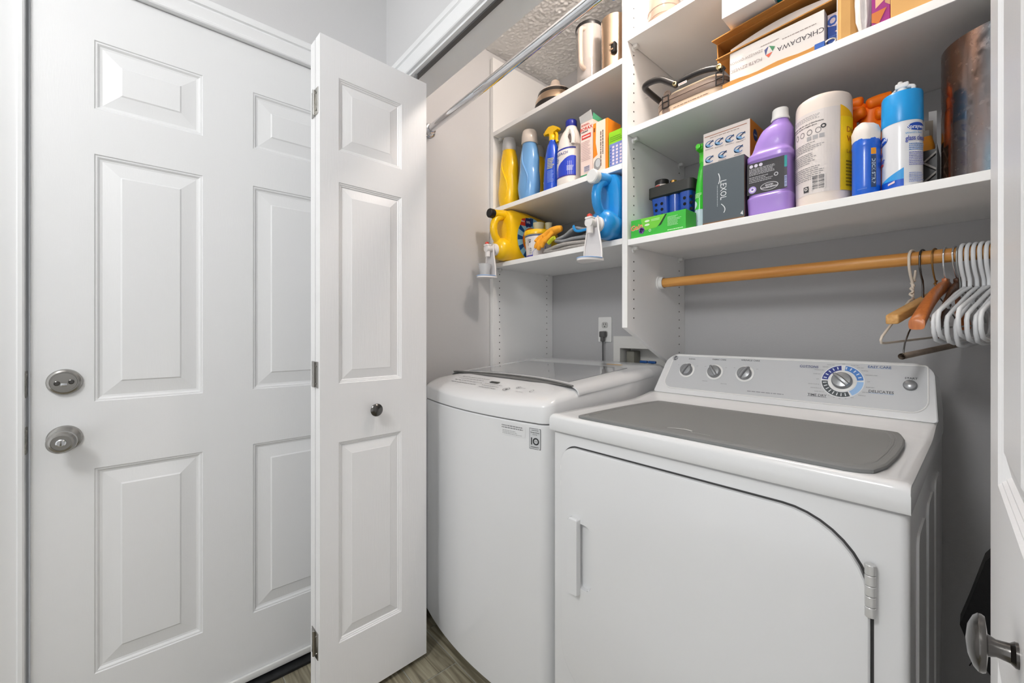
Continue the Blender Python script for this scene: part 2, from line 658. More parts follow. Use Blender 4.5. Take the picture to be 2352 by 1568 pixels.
# baseboard of the front wall right of the closet and of the left wall
sbox('baseboard_left', TRIM, XW, XW + 0.012, DY1 + 0.068, YC0, 0, 0.09, bev=0.003)
sbox('baseboard_back', TRIM, XW, XR, YB - 0.012, YB, 0, 0.09, bev=0.003)

# panelled doors -----------------------------------------------------------
PANP = [(0.0, 0.0), (0.0018, 0.0028), (0.0055, 0.0030), (0.0100, 0.0075), (0.0150, 0.0085), (0.0500, 0.0025), (0.0535, 0.0000)]


def slab(name, m, parent, W, H, T, panels, prof=PANP, kind=None):
    """door slab, front face y = 0 towards -y; panels (x0, x1, z0, z1) become child objects"""
    bm = new_bm()
    xs = sorted({0, W} | {p[0] for p in panels} | {p[1] for p in panels})
    zs = sorted({0, H} | {p[2] for p in panels} | {p[3] for p in panels})
    G = {}
    def V(x, z):
        if (x, z) not in G: G[(x, z)] = bm.verts.new((x, 0, z))
        return G[(x, z)]
    for x0, x1 in zip(xs[:-1], xs[1:]):
        for z0, z1 in zip(zs[:-1], zs[1:]):
            cx, cz = (x0 + x1) / 2, (z0 + z1) / 2
            if any(p[0] < cx < p[1] and p[2] < cz < p[3] for p in panels): continue
            bm.faces.new((V(x0, z0), V(x1, z0), V(x1, z1), V(x0, z1)))
    bk = {}
    for (x, z) in list(G):
        if x in (0, W) or z in (0, H): bk[(x, z)] = bm.verts.new((x, T, z))
    for z0, z1 in zip(zs[:-1], zs[1:]):
        for x in (0, W):
            bm.faces.new((V(x, z0), V(x, z1), bk[(x, z1)], bk[(x, z0)]))
    for x0, x1 in zip(xs[:-1], xs[1:]):
        for z in (0, H):
            bm.faces.new((V(x0, z), V(x1, z), bk[(x1, z)], bk[(x0, z)]))
    ring = [bk[(x, 0)] for x in xs] + [bk[(W, z)] for z in zs[1:-1]] + [bk[(x, H)] for x in reversed(xs)] + [bk[(0, z)] for z in reversed(zs[1:-1])]
    bm.faces.new(ring)
    o = obj(name, bm, m, parent, ang=20)
    for x0, x1, z0, z1 in panels:
        pb = new_bm()
        rings = [[(x0 + i, d, z0 + i), (x1 - i, d, z0 + i), (x1 - i, d, z1 - i), (x0 + i, d, z1 - i)] for i, d in prof]
        loft(pb, rings, False, True)
        obj('panel', pb, m, o, ang=8)
    return o


# entry door: local x runs along +Y, front faces +X
DX = -1.54
ed = slab('door_1', DOORM, None, 0.807, 2.015, 0.044,
          [(a, a + 0.229, z0 - 0.016, z1 - 0.016) for a in (0.110, 0.468) for z0, z1 in ((1.706, 1.886), (0.937, 1.587), (0.222, 0.762))])
ed.location = (DX, -0.212, 0.016)
ed.rotation_euler = (0, 0, PI / 2)
ed['kind'] = 'structure'
# deadbolt and knob in door coordinates (x along the door, -y into the room)
KX = 0.057


def ringprof(bm, x, z, prof, n=36):
    lathe(bm, prof, x, z, n, 'Y')
    return bm


db = obj('deadbolt', ringprof(new_bm(), KX, 0.977, [(0.0325, 0), (0.0325, -0.004), (0.030, -0.009), (0.026, -0.0105), (0.0255, -0.008), (0.0235, -0.008), (0.023, -0.0105), (0.0, -0.0115)]), NICKEL, ed)
for s in (-1, 1):
    sc = new_bm(); lathe(sc, [(0.0058, -0.0105), (0.0058, -0.0140), (0.0046, -0.0146), (0.0040, -0.0128), (0.0, -0.0128)], KX + s * 0.0125, 0.976 + s * 0.0012, 18, 'Y')
    obj('screw', sc, DARKMET, db)
obj('scratch_plate', box(new_bm(), KX - 0.006, KX + 0.006, -0.0135, -0.011, 0.967, 0.9745, 0.001), CHROME, db)
kb = obj('door_knob', ringprof(new_bm(), KX, 0.834, [(0.0325, 0), (0.0325, -0.003), (0.030, -0.007), (0.022, -0.010), (0.014, -0.012), (0.012, -0.030), (0.015, -0.036), (0.024, -0.042), (0.0275, -0.050), (0.0265, -0.058), (0.022, -0.063), (0.018, -0.064), (0.0175, -0.060), (0.0, -0.060)]), NICKEL, ed)
obj('lock_button', ringprof(new_bm(), KX, 0.834, [(0.009, -0.060), (0.009, -0.0655), (0.007, -0.067), (0, -0.067)]), CHROME, kb)
obj('turn_slot', box(new_bm(), KX - 0.0018, KX + 0.0018, -0.0695, -0.066, 0.828, 0.840, 0.0006), NICKEL, kb)
sw = new_bm(); box(sw, 0.006, 0.80, -0.010, -0.0005, 0.002, 0.022, 0.002)
obj('door_sweep', sw, WPLAST, ed)
for z in (0.855, 0.992):
    pb = new_bm()
    prism(pb, rrect(-0.028, 0.0, z - 0.033, z + 0.033, 0.008, 4), lambda a, c, t: (XW + 0.004 + a, t, c), DY0 + 0.0034, DY0 + 0.0052)
    lathe(pb, [(0.0045, DY0 + 0.005), (0.0035, DY0 + 0.0066)], XW - 0.01, z + 0.022, 12, 'Y')
    obj('strike_plate', pb, mat('worn_strike', (176, 174, 168), 0.45, metal=0.4, noise=0.4, nscale=120), bpy.data.objects['trim_7'])

# folding closet doors ------------------------------------------------------
LEAFH, LEAFW, LEAFT = 1.955, 0.351, 0.035
LZ = 0.018
ROWS = [(0.205 - LZ, 0.796 - LZ), (0.968 - LZ, 1.560 - LZ), (1.652 - LZ, 1.866 - LZ)]
PANB = [(0.0, 0.0), (0.0025, 0.0025), (0.0045, 0.0025), (0.0070, 0.0050), (0.0090, 0.0050), (0.0120, 0.0080), (0.0380, 0.0022), (0.0400, 0.0012)]


def knob(parent, x, z, m, k=1.0):
    return obj('knob', ringprof(new_bm(), x, z, [(r_, y_ * k) for r_, y_ in [(0.0085, 0), (0.0085, -0.002), (0.0065, -0.005), (0.0058, -0.013), (0.0075, -0.018), (0.0185, -0.0195), (0.0195, -0.0215), (0.0195, -0.024), (0.0170, -0.027), (0.010, -0.0305), (0.0, -0.0318)]]), m, parent)


d2 = thing('door_2', None, None, (-1.247, 0.371, LZ), PI / 2 + math.radians(2.45)); d2['kind'] = 'structure'
xa, xb = 0.053, 0.257
lf = slab('leaf', BIFOLD, d2, LEAFW, LEAFH, LEAFT, [(xa, xb, a, c) for a, c in ROWS], PANB)
knob(lf, 0.160, 0.880 - LZ, DARKMET)
lf2 = slab('leaf', BIFOLD, d2, LEAFW, LEAFH, LEAFT, [(xa, xb, a, c) for a, c in ROWS], PANB)
lf2.location = (0.0, 0.040, 0)
for z in (0.215, 0.996, 1.786):
    hb = new_bm()
    box(hb, -0.0022, 0.0, 0.012, 0.0365, z - LZ - 0.038, z - LZ + 0.038, 0.0006, 1)
    box(hb, -0.0022, 0.0, 0.0385, 0.062, z - LZ - 0.038, z - LZ + 0.038, 0.0006, 1)
    lathe(hb, [(0.0042, z - LZ - 0.036), (0.0042, z - LZ + 0.036)], -0.004, 0.0375, 12)
    for dz in (-0.025, 0.025):
        lathe(hb, [(0.003, 0.0), (0.0025, -0.0036)], 0.025, z - LZ + dz, 10, 'X')
    obj('hinge', hb, NICKEL, d2)
gb = new_bm()
lathe(gb, [(0.009, LEAFH), (0.009, LEAFH + 0.006), (0.005, LEAFH + 0.012), (0.005, LEAFH + 0.026)], LEAFW - 0.03, 0.0175, 14)
obj('guide_roller', gb, GREYP, d2)

d3 = thing('door_3', None, None, (0.0068, 0.722, LZ), -PI / 2 + math.radians(2.3)); d3['kind'] = 'structure'
lf = slab('leaf', BIFOLD, d3, LEAFW, LEAFH, LEAFT, [(LEAFW - xb, LEAFW - xa, a, c) for a, c in ROWS], PANB)
knob(lf, 0.262, 0.890 - LZ, DARKMET, 0.80)
lf2 = slab('leaf', BIFOLD, d3, LEAFW, LEAFH, LEAFT, [(LEAFW - xb, LEAFW - xa, a, c) for a, c in ROWS], PANB)
lf2.location = (0.0, 0.040, 0)

# ------------------------------------------------------------------ shelving
YS = 1.21                      # shelf front edge
XL, XM0, XM1 = -1.5045, -0.8066, -0.7865
XE = 0.278
BT = 0.020
sh = thing('closet_shelving', 'white melamine shelving built in above the washer and dryer', 'shelving', (-0.6, YB, 0))


def W(o):      # keep world coordinates inside a parent that stands elsewhere
    o.matrix_parent_inverse = o.parent.matrix_basis.inverted() if o.parent else Matrix()
    return o


def wpart(name, bm, m, parent, **k):
    o = obj(name, bm, m, parent, **k)
    p = parent
    while p.parent: p = p.parent
    if parent is p:
        o.location = tuple(-c for c in p.location)
    return o


SIDE = new_bm(); box(SIDE, XW + 0.003, XL, YS, YB - 0.001, 0.0, 2.40, 0.0008, 1)
sp = wpart('side_panel', SIDE, MELA, sh)
dv = new_bm()
prism(dv, [(YS, 1.135), (1.46, 1.020), (YB - 0.001, 0.949), (YB - 0.001, 2.40), (YS, 2.40)], FX, XM0, XM1)
dvp = wpart('divider_panel', dv, MELA, sh)
wpart('end_panel', box(new_bm(), XE, XR - 0.002, YS, YB - 0.001, 1.135, 2.40), MELA, sh)
LSH = [1.438, 1.694, 2.050]
RSH = [1.430, 1.800, 2.115]
for z in LSH:
    wpart('shelf', box(new_bm(), XL + 0.001, XM0 - 0.001, YS, YB - 0.002, z - BT, z, 0.0008, 1), MELA, sh)
for z in RSH:
    wpart('shelf', box(new_bm(), XM1 + 0.001, XE - 0.001, YS, YB - 0.002, z - BT, z, 0.0008, 1), MELA, sh)
PIN = mat('clear_pin', (235, 235, 233), 0.3)


def pin(x, s, y, z):
    b_ = new_bm()
    box(b_, min(x, x + s * 0.017), max(x, x + s * 0.017), y - 0.007, y + 0.007, z - 0.011, z, 0.002)
    lathe(b_, [(0.010, x), (0.010, x + s * 0.004)], y, z - 0.010, 14, 'X')
    wpart('shelf_pin', b_, PIN, sh)


for y in (1.247, 1.570):
    for z in RSH: pin(XM1, 1, y, z - BT)
    for z in LSH: pin(XL, 1, y, z - BT); pin(XM0, -1, y, z - BT)
# 32 mm rows of peg holes
HOLE = mat('peg_hole', (48, 44, 40), 0.9)


def holes(parent, x, s, zr, skip, zt=2.37):
    b_ = new_bm()
    for y in (1.249, 1.570):
        for k in range(80):
            z = 0.24 + 0.032 * k
            if not (zr(y) < z < zt) or any(abs(z - q + 0.012) < 0.022 for q in skip): continue
            lathe(b_, [(0.0025, x), (0.0025, x + s * 0.0006)], y, z, 10, 'X')
    o = wpart('peg_holes', b_, HOLE, parent)
    o['kind'] = 'stuff'
    return o


holes(sp, XL, 1, lambda y: 0.25, LSH, 1.40)
holes(dvp, XM1, 1, lambda y: 1.135 - (y - YS) * 0.46 + 0.03, RSH)

# wooden hanging rod
RODY, RODZ, RODR = 1.42, 1.300, 0.0165
cr = thing('closet_rod', 'round honey wood hanging rod under the lowest right shelf', 'rod', (0, RODY, RODZ))
b_ = new_bm(); lathe(b_, [(RODR, XM1 + 0.012), (RODR, XE - 0.012)], 0, 0, 28, 'X'); obj('rod', b_, DOWEL, cr)
for x, s in ((XM1 + 0.0005, 1), (XE - 0.0005, -1)):
    b_ = new_bm(); lathe(b_, [(0.027, x), (0.027, x + s * 0.004), (0.0225, x + s * 0.006), (0.0215, x + s * 0.018), (0.0185, x + s * 0.018), (0.0180, x + s * 0.010)], 0, 0, 28, 'X')
    o = obj('rod_socket', b_, WPLAST, cr); o['label'] = 'white plastic rod socket'

# chrome rod across the closet opening
A = Vector((XW + 0.002, 0.885, 1.962)); Bv = Vector((XR - 0.002, 0.860, 2.012))
D = (Bv - A).normalized()
tr = thing('chrome_rod', 'long chrome clothes rod crossing the closet opening below the ceiling', 'rod', A)


def along(t): return D * t


b_ = new_bm(); tube(b_, [along(0.012), along((Bv - A).length - 0.012)], 0.0155, 28); obj('rod', b_, CHROME, tr)
for t in (0.0, (Bv - A).length):
    s = 1 if t == 0 else -1
    b_ = new_bm()
    tube(b_, [along(t), along(t + s * 0.004), along(t + s * 0.0045), along(t + s * 0.012), along(t + s * 0.022), along(t + s * 0.0225)], [0.030, 0.030, 0.026, 0.022, 0.0205, 0.016], 28)
    tube(b_, [along(t + s * 0.012) + Vector((0, 0, -0.018)), along(t + s * 0.012) + Vector((0, 0, -0.027))], 0.006, 14)
    obj('flange', b_, CHROME, tr)
bx_ = (Bv - A).length * ((-0.605 + 1.53) / 1.83)
b_ = new_bm()
c0 = along(bx_)
tube(b_, [c0 + Vector((0, math.cos(a) * 0.0185, math.sin(a) * 0.0185)) for a in [PI * 2 * i / 20 for i in range(20)]], 0.004, 8, closed=True)
tube(b_, [c0 + Vector((0, 0, 0.018)), c0 + Vector((0, 0, ZC - A.z - c0.z - 0.004))], 0.008, 14)
tube(b_, [c0 + Vector((0, 0, -0.016)), c0 + Vector((0, 0, -0.024)), c0 + Vector((0, 0, -0.0245)), c0 + Vector((0, 0, -0.038))], [0.011, 0.009, 0.007, 0.007], 14)
tube(b_, [c0 + Vector((0, 0, ZC - A.z - c0.z - 0.006)), c0 + Vector((0, 0, ZC - A.z - c0.z - 0.001))], 0.024, 20)
obj('ceiling_bracket', b_, CHROME, tr)

# lamp holders: the closet bulb hangs in front of the shelves, an unseen globe behind the camera is added as room fill


def globe(parent, name, centre, watts, r, col):
    """glowing globe: radiance = watts / (4 pi^2 r^2)"""
    b = new_bm()
    n = 8
    z0 = centre[2] - ZC
    lathe(b, [(r * math.sin(PI * i / n), z0 - r * math.cos(PI * i / n)) for i in range(n + 1)], 0, 0, 14)
    m = bpy.data.materials.new(name + '_glow'); m.use_nodes = True
    p = m.node_tree.nodes['Principled BSDF']
    p.inputs['Base Color'].default_value = (0.8, 0.8, 0.8, 1)
    p.inputs['Emission Color'].default_value = (*col, 1)
    p.inputs['Emission Strength'].default_value = watts / (4 * PI * PI * r * r)
    return obj(name, b, m, parent, ang=80)


lm = thing('closet_light', 'bare warm bulb in a white ceiling holder inside the closet', 'light', (CLOSET_LAMP[0], CLOSET_LAMP[1], ZC))
b_ = new_bm(); lathe(b_, [(0.055, 0), (0.055, -0.010), (0.036, -0.022), (0.022, -0.036), (0.018, -0.054)]); obj('holder', b_, WPLAST, lm)
globe(lm, 'bulb', CLOSET_LAMP, CLOSET_W, CLOSET_R, (1.0, 0.88, 0.79))
rl = thing('room_fill_lamp', 'white globe lamp added out of view to fill the room with light', 'lamp', (FILL_LAMP[0], FILL_LAMP[1], ZC))
b_ = new_bm(); lathe(b_, [(0.08, 0), (0.08, -0.012), (0.05, -0.022), (0.012, -0.028), (0.012, -0.060)]); obj('rose', b_, WPLAST, rl)
globe(rl, 'globe', FILL_LAMP, ROOM_W, ROOM_R, (1.0, 1.0, 1.0))

# outlet, plug and cord
ol = thing('wall_outlet', 'white duplex outlet on the grey wall behind the washer', 'outlet', (-1.168, YB, 1.133))
b_ = new_bm(); prism(b_, rrect(-0.0365, 0.0365, -0.058, 0.058, 0.004, 3), FY, 0.0, -0.005); obj('cover_plate', b_, WPLAST, ol)
for z in (0.0205, -0.0205):
    b_ = new_bm(); prism(b_, rrect(-0.0165, 0.0165, z - 0.0145, z + 0.0145, 0.010, 5), FY, -0.004, -0.0068)
    o = obj('receptacle', b_, mat('outlet_face', (196, 196, 193), 0.35), ol)
    b_ = new_bm()
    for x in (-0.0065, 0.0065): box(b_, x - 0.0012, x + 0.0012, -0.0072, -0.0066, z + 0.0005, z + 0.0085)
    lathe(b_, [(0.0028, -0.0066), (0.0028, -0.0072)], 0, z - 0.007, 12, 'Y')
    obj('slots', b_, DARKGAP, o)
CORD = mat('grey_cord', (92, 92, 92), 0.5)
pg = thing('power_plug', 'grey appliance plug and cord in the lower outlet socket', 'plug', (-1.168, YB - 0.0072, 1.1125))
b_ = new_bm(); box(b_, -0.014, 0.014, -0.026, 0.0, -0.016, 0.012, 0.005, 3); box(b_, -0.008, 0.008, -0.024, -0.006, -0.036, -0.012, 0.003); obj('plug', b_, CORD, pg)
b_ = new_bm(); tube(b_, smooth_path([(0, -0.014, -0.034), (0.001, -0.015, -0.07), (0.004, -0.018, -0.12), (0.005, -0.022, -0.20), (0.02, -0.022, -0.4)]), 0.0036, 8); obj('cord', b_, CORD, pg)

# recessed supply box
sbx = thing('supply_box', 'white recessed washer supply box with blue valve handles', 'valve box', (-0.98, YB, 0.975))
b_ = new_bm()
O_ = [(-1.121, 0.872), (-0.845, 0.872), (-0.845, 1.102), (-1.121, 1.102)]
I_ = [(RX0 + 0.002, RZ0 + 0.002), (RX1 - 0.002, RZ0 + 0.002), (RX1 - 0.002, RZ1 - 0.002), (RX0 + 0.002, RZ1 - 0.002)]
loft(b_, [[(x, YB, z) for x, z in O_], [(x, YB - 0.004, z) for x, z in O_], [(x, YB - 0.004, z) for x, z in I_], [(x, YB + 0.085, z) for x, z in I_]], False, True)
wpart('housing', b_, mat('supply_box_plastic', (230, 229, 225), 0.5), sbx)
wpart('drain_port', box(new_bm(), -1.075, -1.035, YB + 0.03, YB + 0.084, 0.94, 1.035, 0.004), mat('drain_grey', (140, 138, 128), 0.6), sbx)
BLUEV = mat('valve_blue', (38, 92, 164), 0.4)
for x in (-0.985, -0.945):
    b_ = new_bm(); lathe(b_, [(0.008, 0.905), (0.008, 0.95), (0.006, 0.952), (0.006, 0.984)], x, YB + 0.03, 14)
    v = wpart('valve', b_, NICKEL, sbx)
    b_ = new_bm(); box(b_, x - 0.018, x + 0.018, YB + 0.022, YB + 0.034, 0.984, 0.995, 0.003)
    wpart('handle', b_, BLUEV, v)

# ------------------------------------------------------------------ washer
WX0, WX1, WC = -1.457, -0.783, -1.12
WM = thing('washing_machine', 'white top-loading washing machine with a glass lid beside the dryer', 'washer', (WC, 1.15, 0))


def wfront(x):      # bowed front of the washer
    t = (x - WC) / 0.337
    return 0.785 + 0.042 * t * t


def woutline(inset=0.0, n=24):
    pts = []
    rc = 0.042
    xs = [WX0 + rc * (1 - math.cos(i / 6 * PI / 2)) for i in range(7)]
    left = []
    for i in range(7):      # rounded front corners
        a = i / 6 * PI / 2
        left.append((WX0 + rc * (1 - math.sin(a)), wfront(WX0 + rc) - 0.002 + rc * (1 - math.cos(a))))
    left = left[::-1]       # from side to front
    mid = [(WX0 + rc + (WX1 - WX0 - 2 * rc) * i / n, 0) for i in range(1, n)]
    mid = [(x, wfront(x) - 0.002) for x, _ in mid]
    right = [(2 * WC - x, y) for x, y in left[::-1]]
    back = [(WX1 - 0.0, 1.45), (WX1 - 0.012, 1.50), (WX1 - 0.05, 1.525), (WX0 + 0.05, 1.525), (WX0 + 0.012, 1.50), (WX0, 1.45)]
    pts = left + mid + right + back
    if inset:
        cx, cy = WC, 1.15
        pts = [(x - inset * math.copysign(min(1, abs(x - cx) / 0.3), x - cx), y - inset * math.copysign(min(1, abs(y - cy) / 0.3), y - cy)) for x, y in pts]
    return pts


b_ = new_bm(); loft(b_, [[(x, y, z) for x, y in woutline(i)] for i, z in ((0.006, 0.044), (0.0, 0.050), (0.0, 0.858), (0.0025, 0.861))])
wpart('cabinet', b_, ENAMEL, WM)
b_ = new_bm(); loft(b_, [[(x, y, z) for x, y in woutline(0.05)] for z in (0.0008, 0.046)]); wpart('base', b_, DARKGAP, WM)


# top cover: height field over the rounded outline
def wtop(x, y):
    K = [(0.785, 0.912), (0.82, 0.925), (0.88, 0.9415), (0.945, 0.9565), (1.10, 0.968), (1.30, 0.984), (1.42, 0.996), (1.48, 0.999), (1.525, 0.985)]
    if y <= K[0][0]: return K[0][1]
    for (a, p), (c, q) in zip(K[:-1], K[1:]):
        if y <= c: return p + (q - p) * (y - a) / (c - a)
    return K[-1][1]


b_ = new_bm()
rings = [[(x, y, 0.8635) for x, y in woutline(0.003)], [(x, y, 0.866) for x, y in woutline(0.0)]]
for i, k in ((0.0, 0.74), (0.003, 0.84), (0.010, 0.92), (0.022, 0.972), (0.038, 0.993), (0.060, 1.0), (0.12, 1.0), (0.2, 1.0), (0.28, 1.0)):
    O2 = woutline(i)
    rings.append([(x, y, 0.866 + (wtop(x, y) - 0.866) * k) for x, y in O2])
loft(b_, rings)
wpart('top_cover', b_, ENAMEL, WM, ang=40)

# lid: white frame with a smoked glass pane, following the top
def ltop(x, y): return wtop(x, y) + 0.004 - 0.010 * max(0, (abs(x - WC) - 0.26) / 0.06) ** 2


def lidgrid(x0, x1, yf, y1, nx, ny, dz, th):
    b = new_bm()
    T = [[None] * (ny + 1) for _ in range(nx + 1)]; Bt = [[None] * (ny + 1) for _ in range(nx + 1)]
    for i in range(nx + 1):
        x = x0 + (x1 - x0) * i / nx
        y0 = yf(x)
        for j in range(ny + 1):
            y = y0 + (y1 - y0) * j / ny
            z = ltop(x, y) + dz
            T[i][j] = b.verts.new((x, y, z)); Bt[i][j] = b.verts.new((x, y, z - th))
    for i in range(nx):
        for j in range(ny):
            b.faces.new((T[i][j], T[i + 1][j], T[i + 1][j + 1], T[i][j + 1]))
            b.faces.new((Bt[i][j], Bt[i][j + 1], Bt[i + 1][j + 1], Bt[i + 1][j]))
    for i in range(nx):
        b.faces.new((T[i][0], Bt[i][0], Bt[i + 1][0], T[i + 1][0])); b.faces.new((T[i][ny], T[i + 1][ny], Bt[i + 1][ny], Bt[i][ny]))
    for j in range(ny):
        b.faces.new((T[0][j], T[0][j + 1], Bt[0][j + 1], Bt[0][j])); b.faces.new((T[nx][j], Bt[nx][j], Bt[nx][j + 1], T[nx][j + 1]))
    return b


arc = lambda x: 0.952 + 0.052 * (1 - min(1, abs((x - WC) / 0.318)) ** 2)
SHO = [(0.0, 0.745), (0.003, 0.84), (0.010, 0.92), (0.022, 0.972), (0.038, 0.993), (0.060, 1.0), (0.12, 1.0), (0.2, 1.0), (0.28, 1.0)]
SX = [(WX0 + i, k) for i, k in SHO] + [(WC, 1.0)] + [(WX1 - i, k) for i, k in reversed(SHO)]
b_ = new_bm()
NJ = 12
for up in (0.0028,):
    Tg = []
    for x, k in SX:
        yf = arc(x)
        colv = []
        for j in range(NJ + 1):
            y_ = yf + (1.372 - yf) * j / NJ
            xx = x + math.copysign(0.0016, x - WC)
            colv.append(b_.verts.new((xx, y_, 0.866 + (wtop(x, y_) - 0.866) * k + up)))
        Tg.append(colv)
for c0_, c1_ in zip(Tg[:-1], Tg[1:]):
    for j in range(NJ): b_.faces.new((c0_[j], c1_[j], c1_[j + 1], c0_[j + 1]))
ext = bmesh.ops.extrude_face_region(b_, geom=list(b_.faces))
for v_ in [g for g in ext['geom'] if isinstance(g, bmesh.types.BMVert)]: v_.co.z -= 0.0035; v_.co.x -= math.copysign(0.0012, v_.co.x - WC)
lid = wpart('lid', b_, ENAMEL, WM, ang=40)
GLASS = mat('smoked_lid_glass', (150, 152, 154), 0.04, spec=0.8, coat=0.5)
wpart('glass_pane', lidgrid(WC - 0.265, WC + 0.265, lambda x: arc(x) + 0.022, 1.315, 20, 8, 0.0006, 0.003), GLASS, lid, ang=40)
# dark finger recess in front of the lid
b_ = new_bm()
N = 24
f0 = lambda x: 0.945 + 0.012 * (1 - ((x - WC) / 0.318) ** 2)
top = [(WC - 0.318 + 0.636 * i / N) for i in range(N + 1)]
va = [b_.verts.new((x, f0(x), wtop(x, f0(x)) + 0.0006)) for x in top]
vb = [b_.verts.new((x, arc(x) + 0.001, wtop(x, arc(x)) + 0.0008)) for x in top]
for i in range(N): b_.faces.new((va[i], va[i + 1], vb[i + 1], vb[i]))
wpart('lid_handle_recess', b_, mat('recess_grey', (104, 104, 103), 0.35), WM)
b_ = new_bm(); tube(b_, [(x, arc(x) - 0.003, wtop(x, arc(x)) + 0.003) for x in top], 0.0026, 8); wpart('lid_grip', b_, mat('grip_grey', (150, 150, 149), 0.2, metal=0.4), WM)


def topmap(u, v, off):
    return Vector((WC + u - WM.location.x, v - WM.location.y, wtop(WC + u, v) + off + 0.0012))


def side_front(u, v, off):
    return Vector((WC + u - WM.location.x, wfront(WC + u) - 0.0025 - off - WM.location.y, v))


d = Decal(topmap)
INK = (96, 98, 100)
d.rect(-0.012, 0.034, 0.892, 0.906, (44, 48, 46))
for k in range(4):
    d.lines(-0.20, -0.03, 0.858 + 0.018 * k, 0.862 + 0.018 * k, 1, INK, 0.6, 0.1, seed=k)
for k in range(3): d.lines(-0.015, 0.085, 0.848 + 0.014 * k, 0.852 + 0.014 * k, 1, INK, 0.6, 0.2, seed=9 + k)
for u, v, r in ((0.118, 0.860, 0.0125), (0.150, 0.884, 0.008)):
    d.disc(u, v, r, INK, inner=0.86, n=24, up=False)
    d.rect(u - r * 0.4, u + r * 0.4, v - r * 0.3, v + r * 0.3, INK, up=False)
d.text('START/PAUSE', 0.165, 0.856, 0.004, INK, align='L'); d.text('POWER', 0.165, 0.882, 0.004, INK, align='L')
d.disc(0.222, 0.872, 0.006, INK, rv=0.009, inner=0.75, n=16)
d.disc(0.290, 0.908, 0.013, (206, 206, 204), rv=0.008, inner=0.9, n=20)
d.build('control_print', WM, 'grey control symbols and small display')['kind'] = 'stuff'
d = Decal(side_front)
d.rect(0.170, 0.262, 0.818, 0.850, (222, 223, 224), nu=6)
d.lines(0.175, 0.255, 0.836, 0.848, 2, (130, 130, 132), 0.5, 0.1, seed=4)
d.lines(0.178, 0.250, 0.820, 0.833, 3, (168, 168, 170), 0.4, 0.5, seed=5)
d.build('energy_sticker', WM)
d = Decal(side_front)
u0, u1, v0, v1 = 0.276, 0.313, 0.792, 0.850
d.rect(u0, u1, v0, v1, (70, 72, 74), nu=3); d.rect(u0 + 0.0012, u1 - 0.0012, v0 + 0.0012, v1 - 0.0012, (204, 206, 208), nu=3)
um = (u0 + u1) / 2
d.lines(u0 + 0.007, u1 - 0.007, v1 - 0.007, v1 - 0.004, 1, (90, 92, 94), 0.6, 0.0, 3)
d.text('Direct Drive', um, v1 - 0.0115, 0.0038, (60, 62, 64), bold=0.02); d.text('MOTOR', um, v1 - 0.0175, 0.0028, (90, 92, 94))
d.rect(um - 0.0125, um - 0.009, v0 + 0.012, v0 + 0.032, (44, 46, 48)); d.disc(um + 0.0035, v0 + 0.022, 0.0102, (44, 46, 48), inner=0.62, n=24)
d.text('YEAR', um + 0.0035, v0 + 0.022, 0.0028, (44, 46, 48)); d.text('WARRANTY', um, v0 + 0.006, 0.0034, (60, 62, 64), bold=0.01)
d.build('warranty_sticker', WM, 'square 10 year warranty sticker')
d = Decal(lambda u, v, off: Vector((WC + u - WM.location.x, v - WM.location.y, ltop(WC + u, v) + 0.0035 + off)))
d.rect(0.155, 0.225, 1.335, 1.350, (214, 164, 78), nu=3); d.rect(0.130, 0.155, 1.335, 1.350, (120, 124, 120))
d.build('warning_sticker', WM, 'orange warning sticker')

# ------------------------------------------------------------------ dryer
DX0, DX1, DYF, DYB = -0.753, -0.067, 0.806, 1.535
DM = thing('clothes_dryer', 'white front-loading clothes dryer with a grey mat on its top', 'dryer', ((DX0 + DX1) / 2, 1.17, 0))
b_ = new_bm(); loft(b_, [[(a, c, z) for a, c in rrect(DX0 + i, DX1 - i, DYF + 0.003 + i, DYB - i, 0.012, 4)] for i, z in ((0.02, 0.0008), (0.02, 0.04), (0.0, 0.041), (0.0, 0.856), (0.003, 0.859))])
wpart('cabinet', b_, ENAMEL, DM)
# embossed strips on the right side
b_ = new_bm()
for y0, y1 in ((0.90, 1.02), (1.08, 1.20), (1.26, 1.38)):
    prism(b_, rrect(y0, y1, 0.10, 0.80, 0.02, 4), FX, DX1 - 0.001, DX1 + 0.003)
wpart('side_ribs', b_, ENAMEL, DM)
# top deck sweeping up to the console at the back
K = [(0.800, 0.862), (0.798, 0.866), (0.798, 0.894), (0.801, 0.900), (0.806, 0.9035), (0.815, 0.9045), (0.835, 0.9035), (1.16, 0.9025), (1.20, 0.9045), (1.245, 0.910), (1.285, 0.9165), (1.300, 0.9180), (1.32, 0.918), (1.535, 0.918), (1.535, 0.862)]
b_ = new_bm()
xr = [(DX0 - 0.002, -0.006), (DX0 - 0.0015, -0.003), (DX0 + 0.003, 0.0), (DX0 + 0.02, 0.0), (DX1 - 0.02, 0.0), (DX1 - 0.003, 0.0), (DX1 + 0.0015, -0.003), (DX1 + 0.002, -0.006)]
loft(b_, [[(x, y, z + (dz if z > 0.88 else 0)) for y, z in K] for x, dz in xr])
wpart('top_deck', b_, ENAMEL, DM, ang=40)
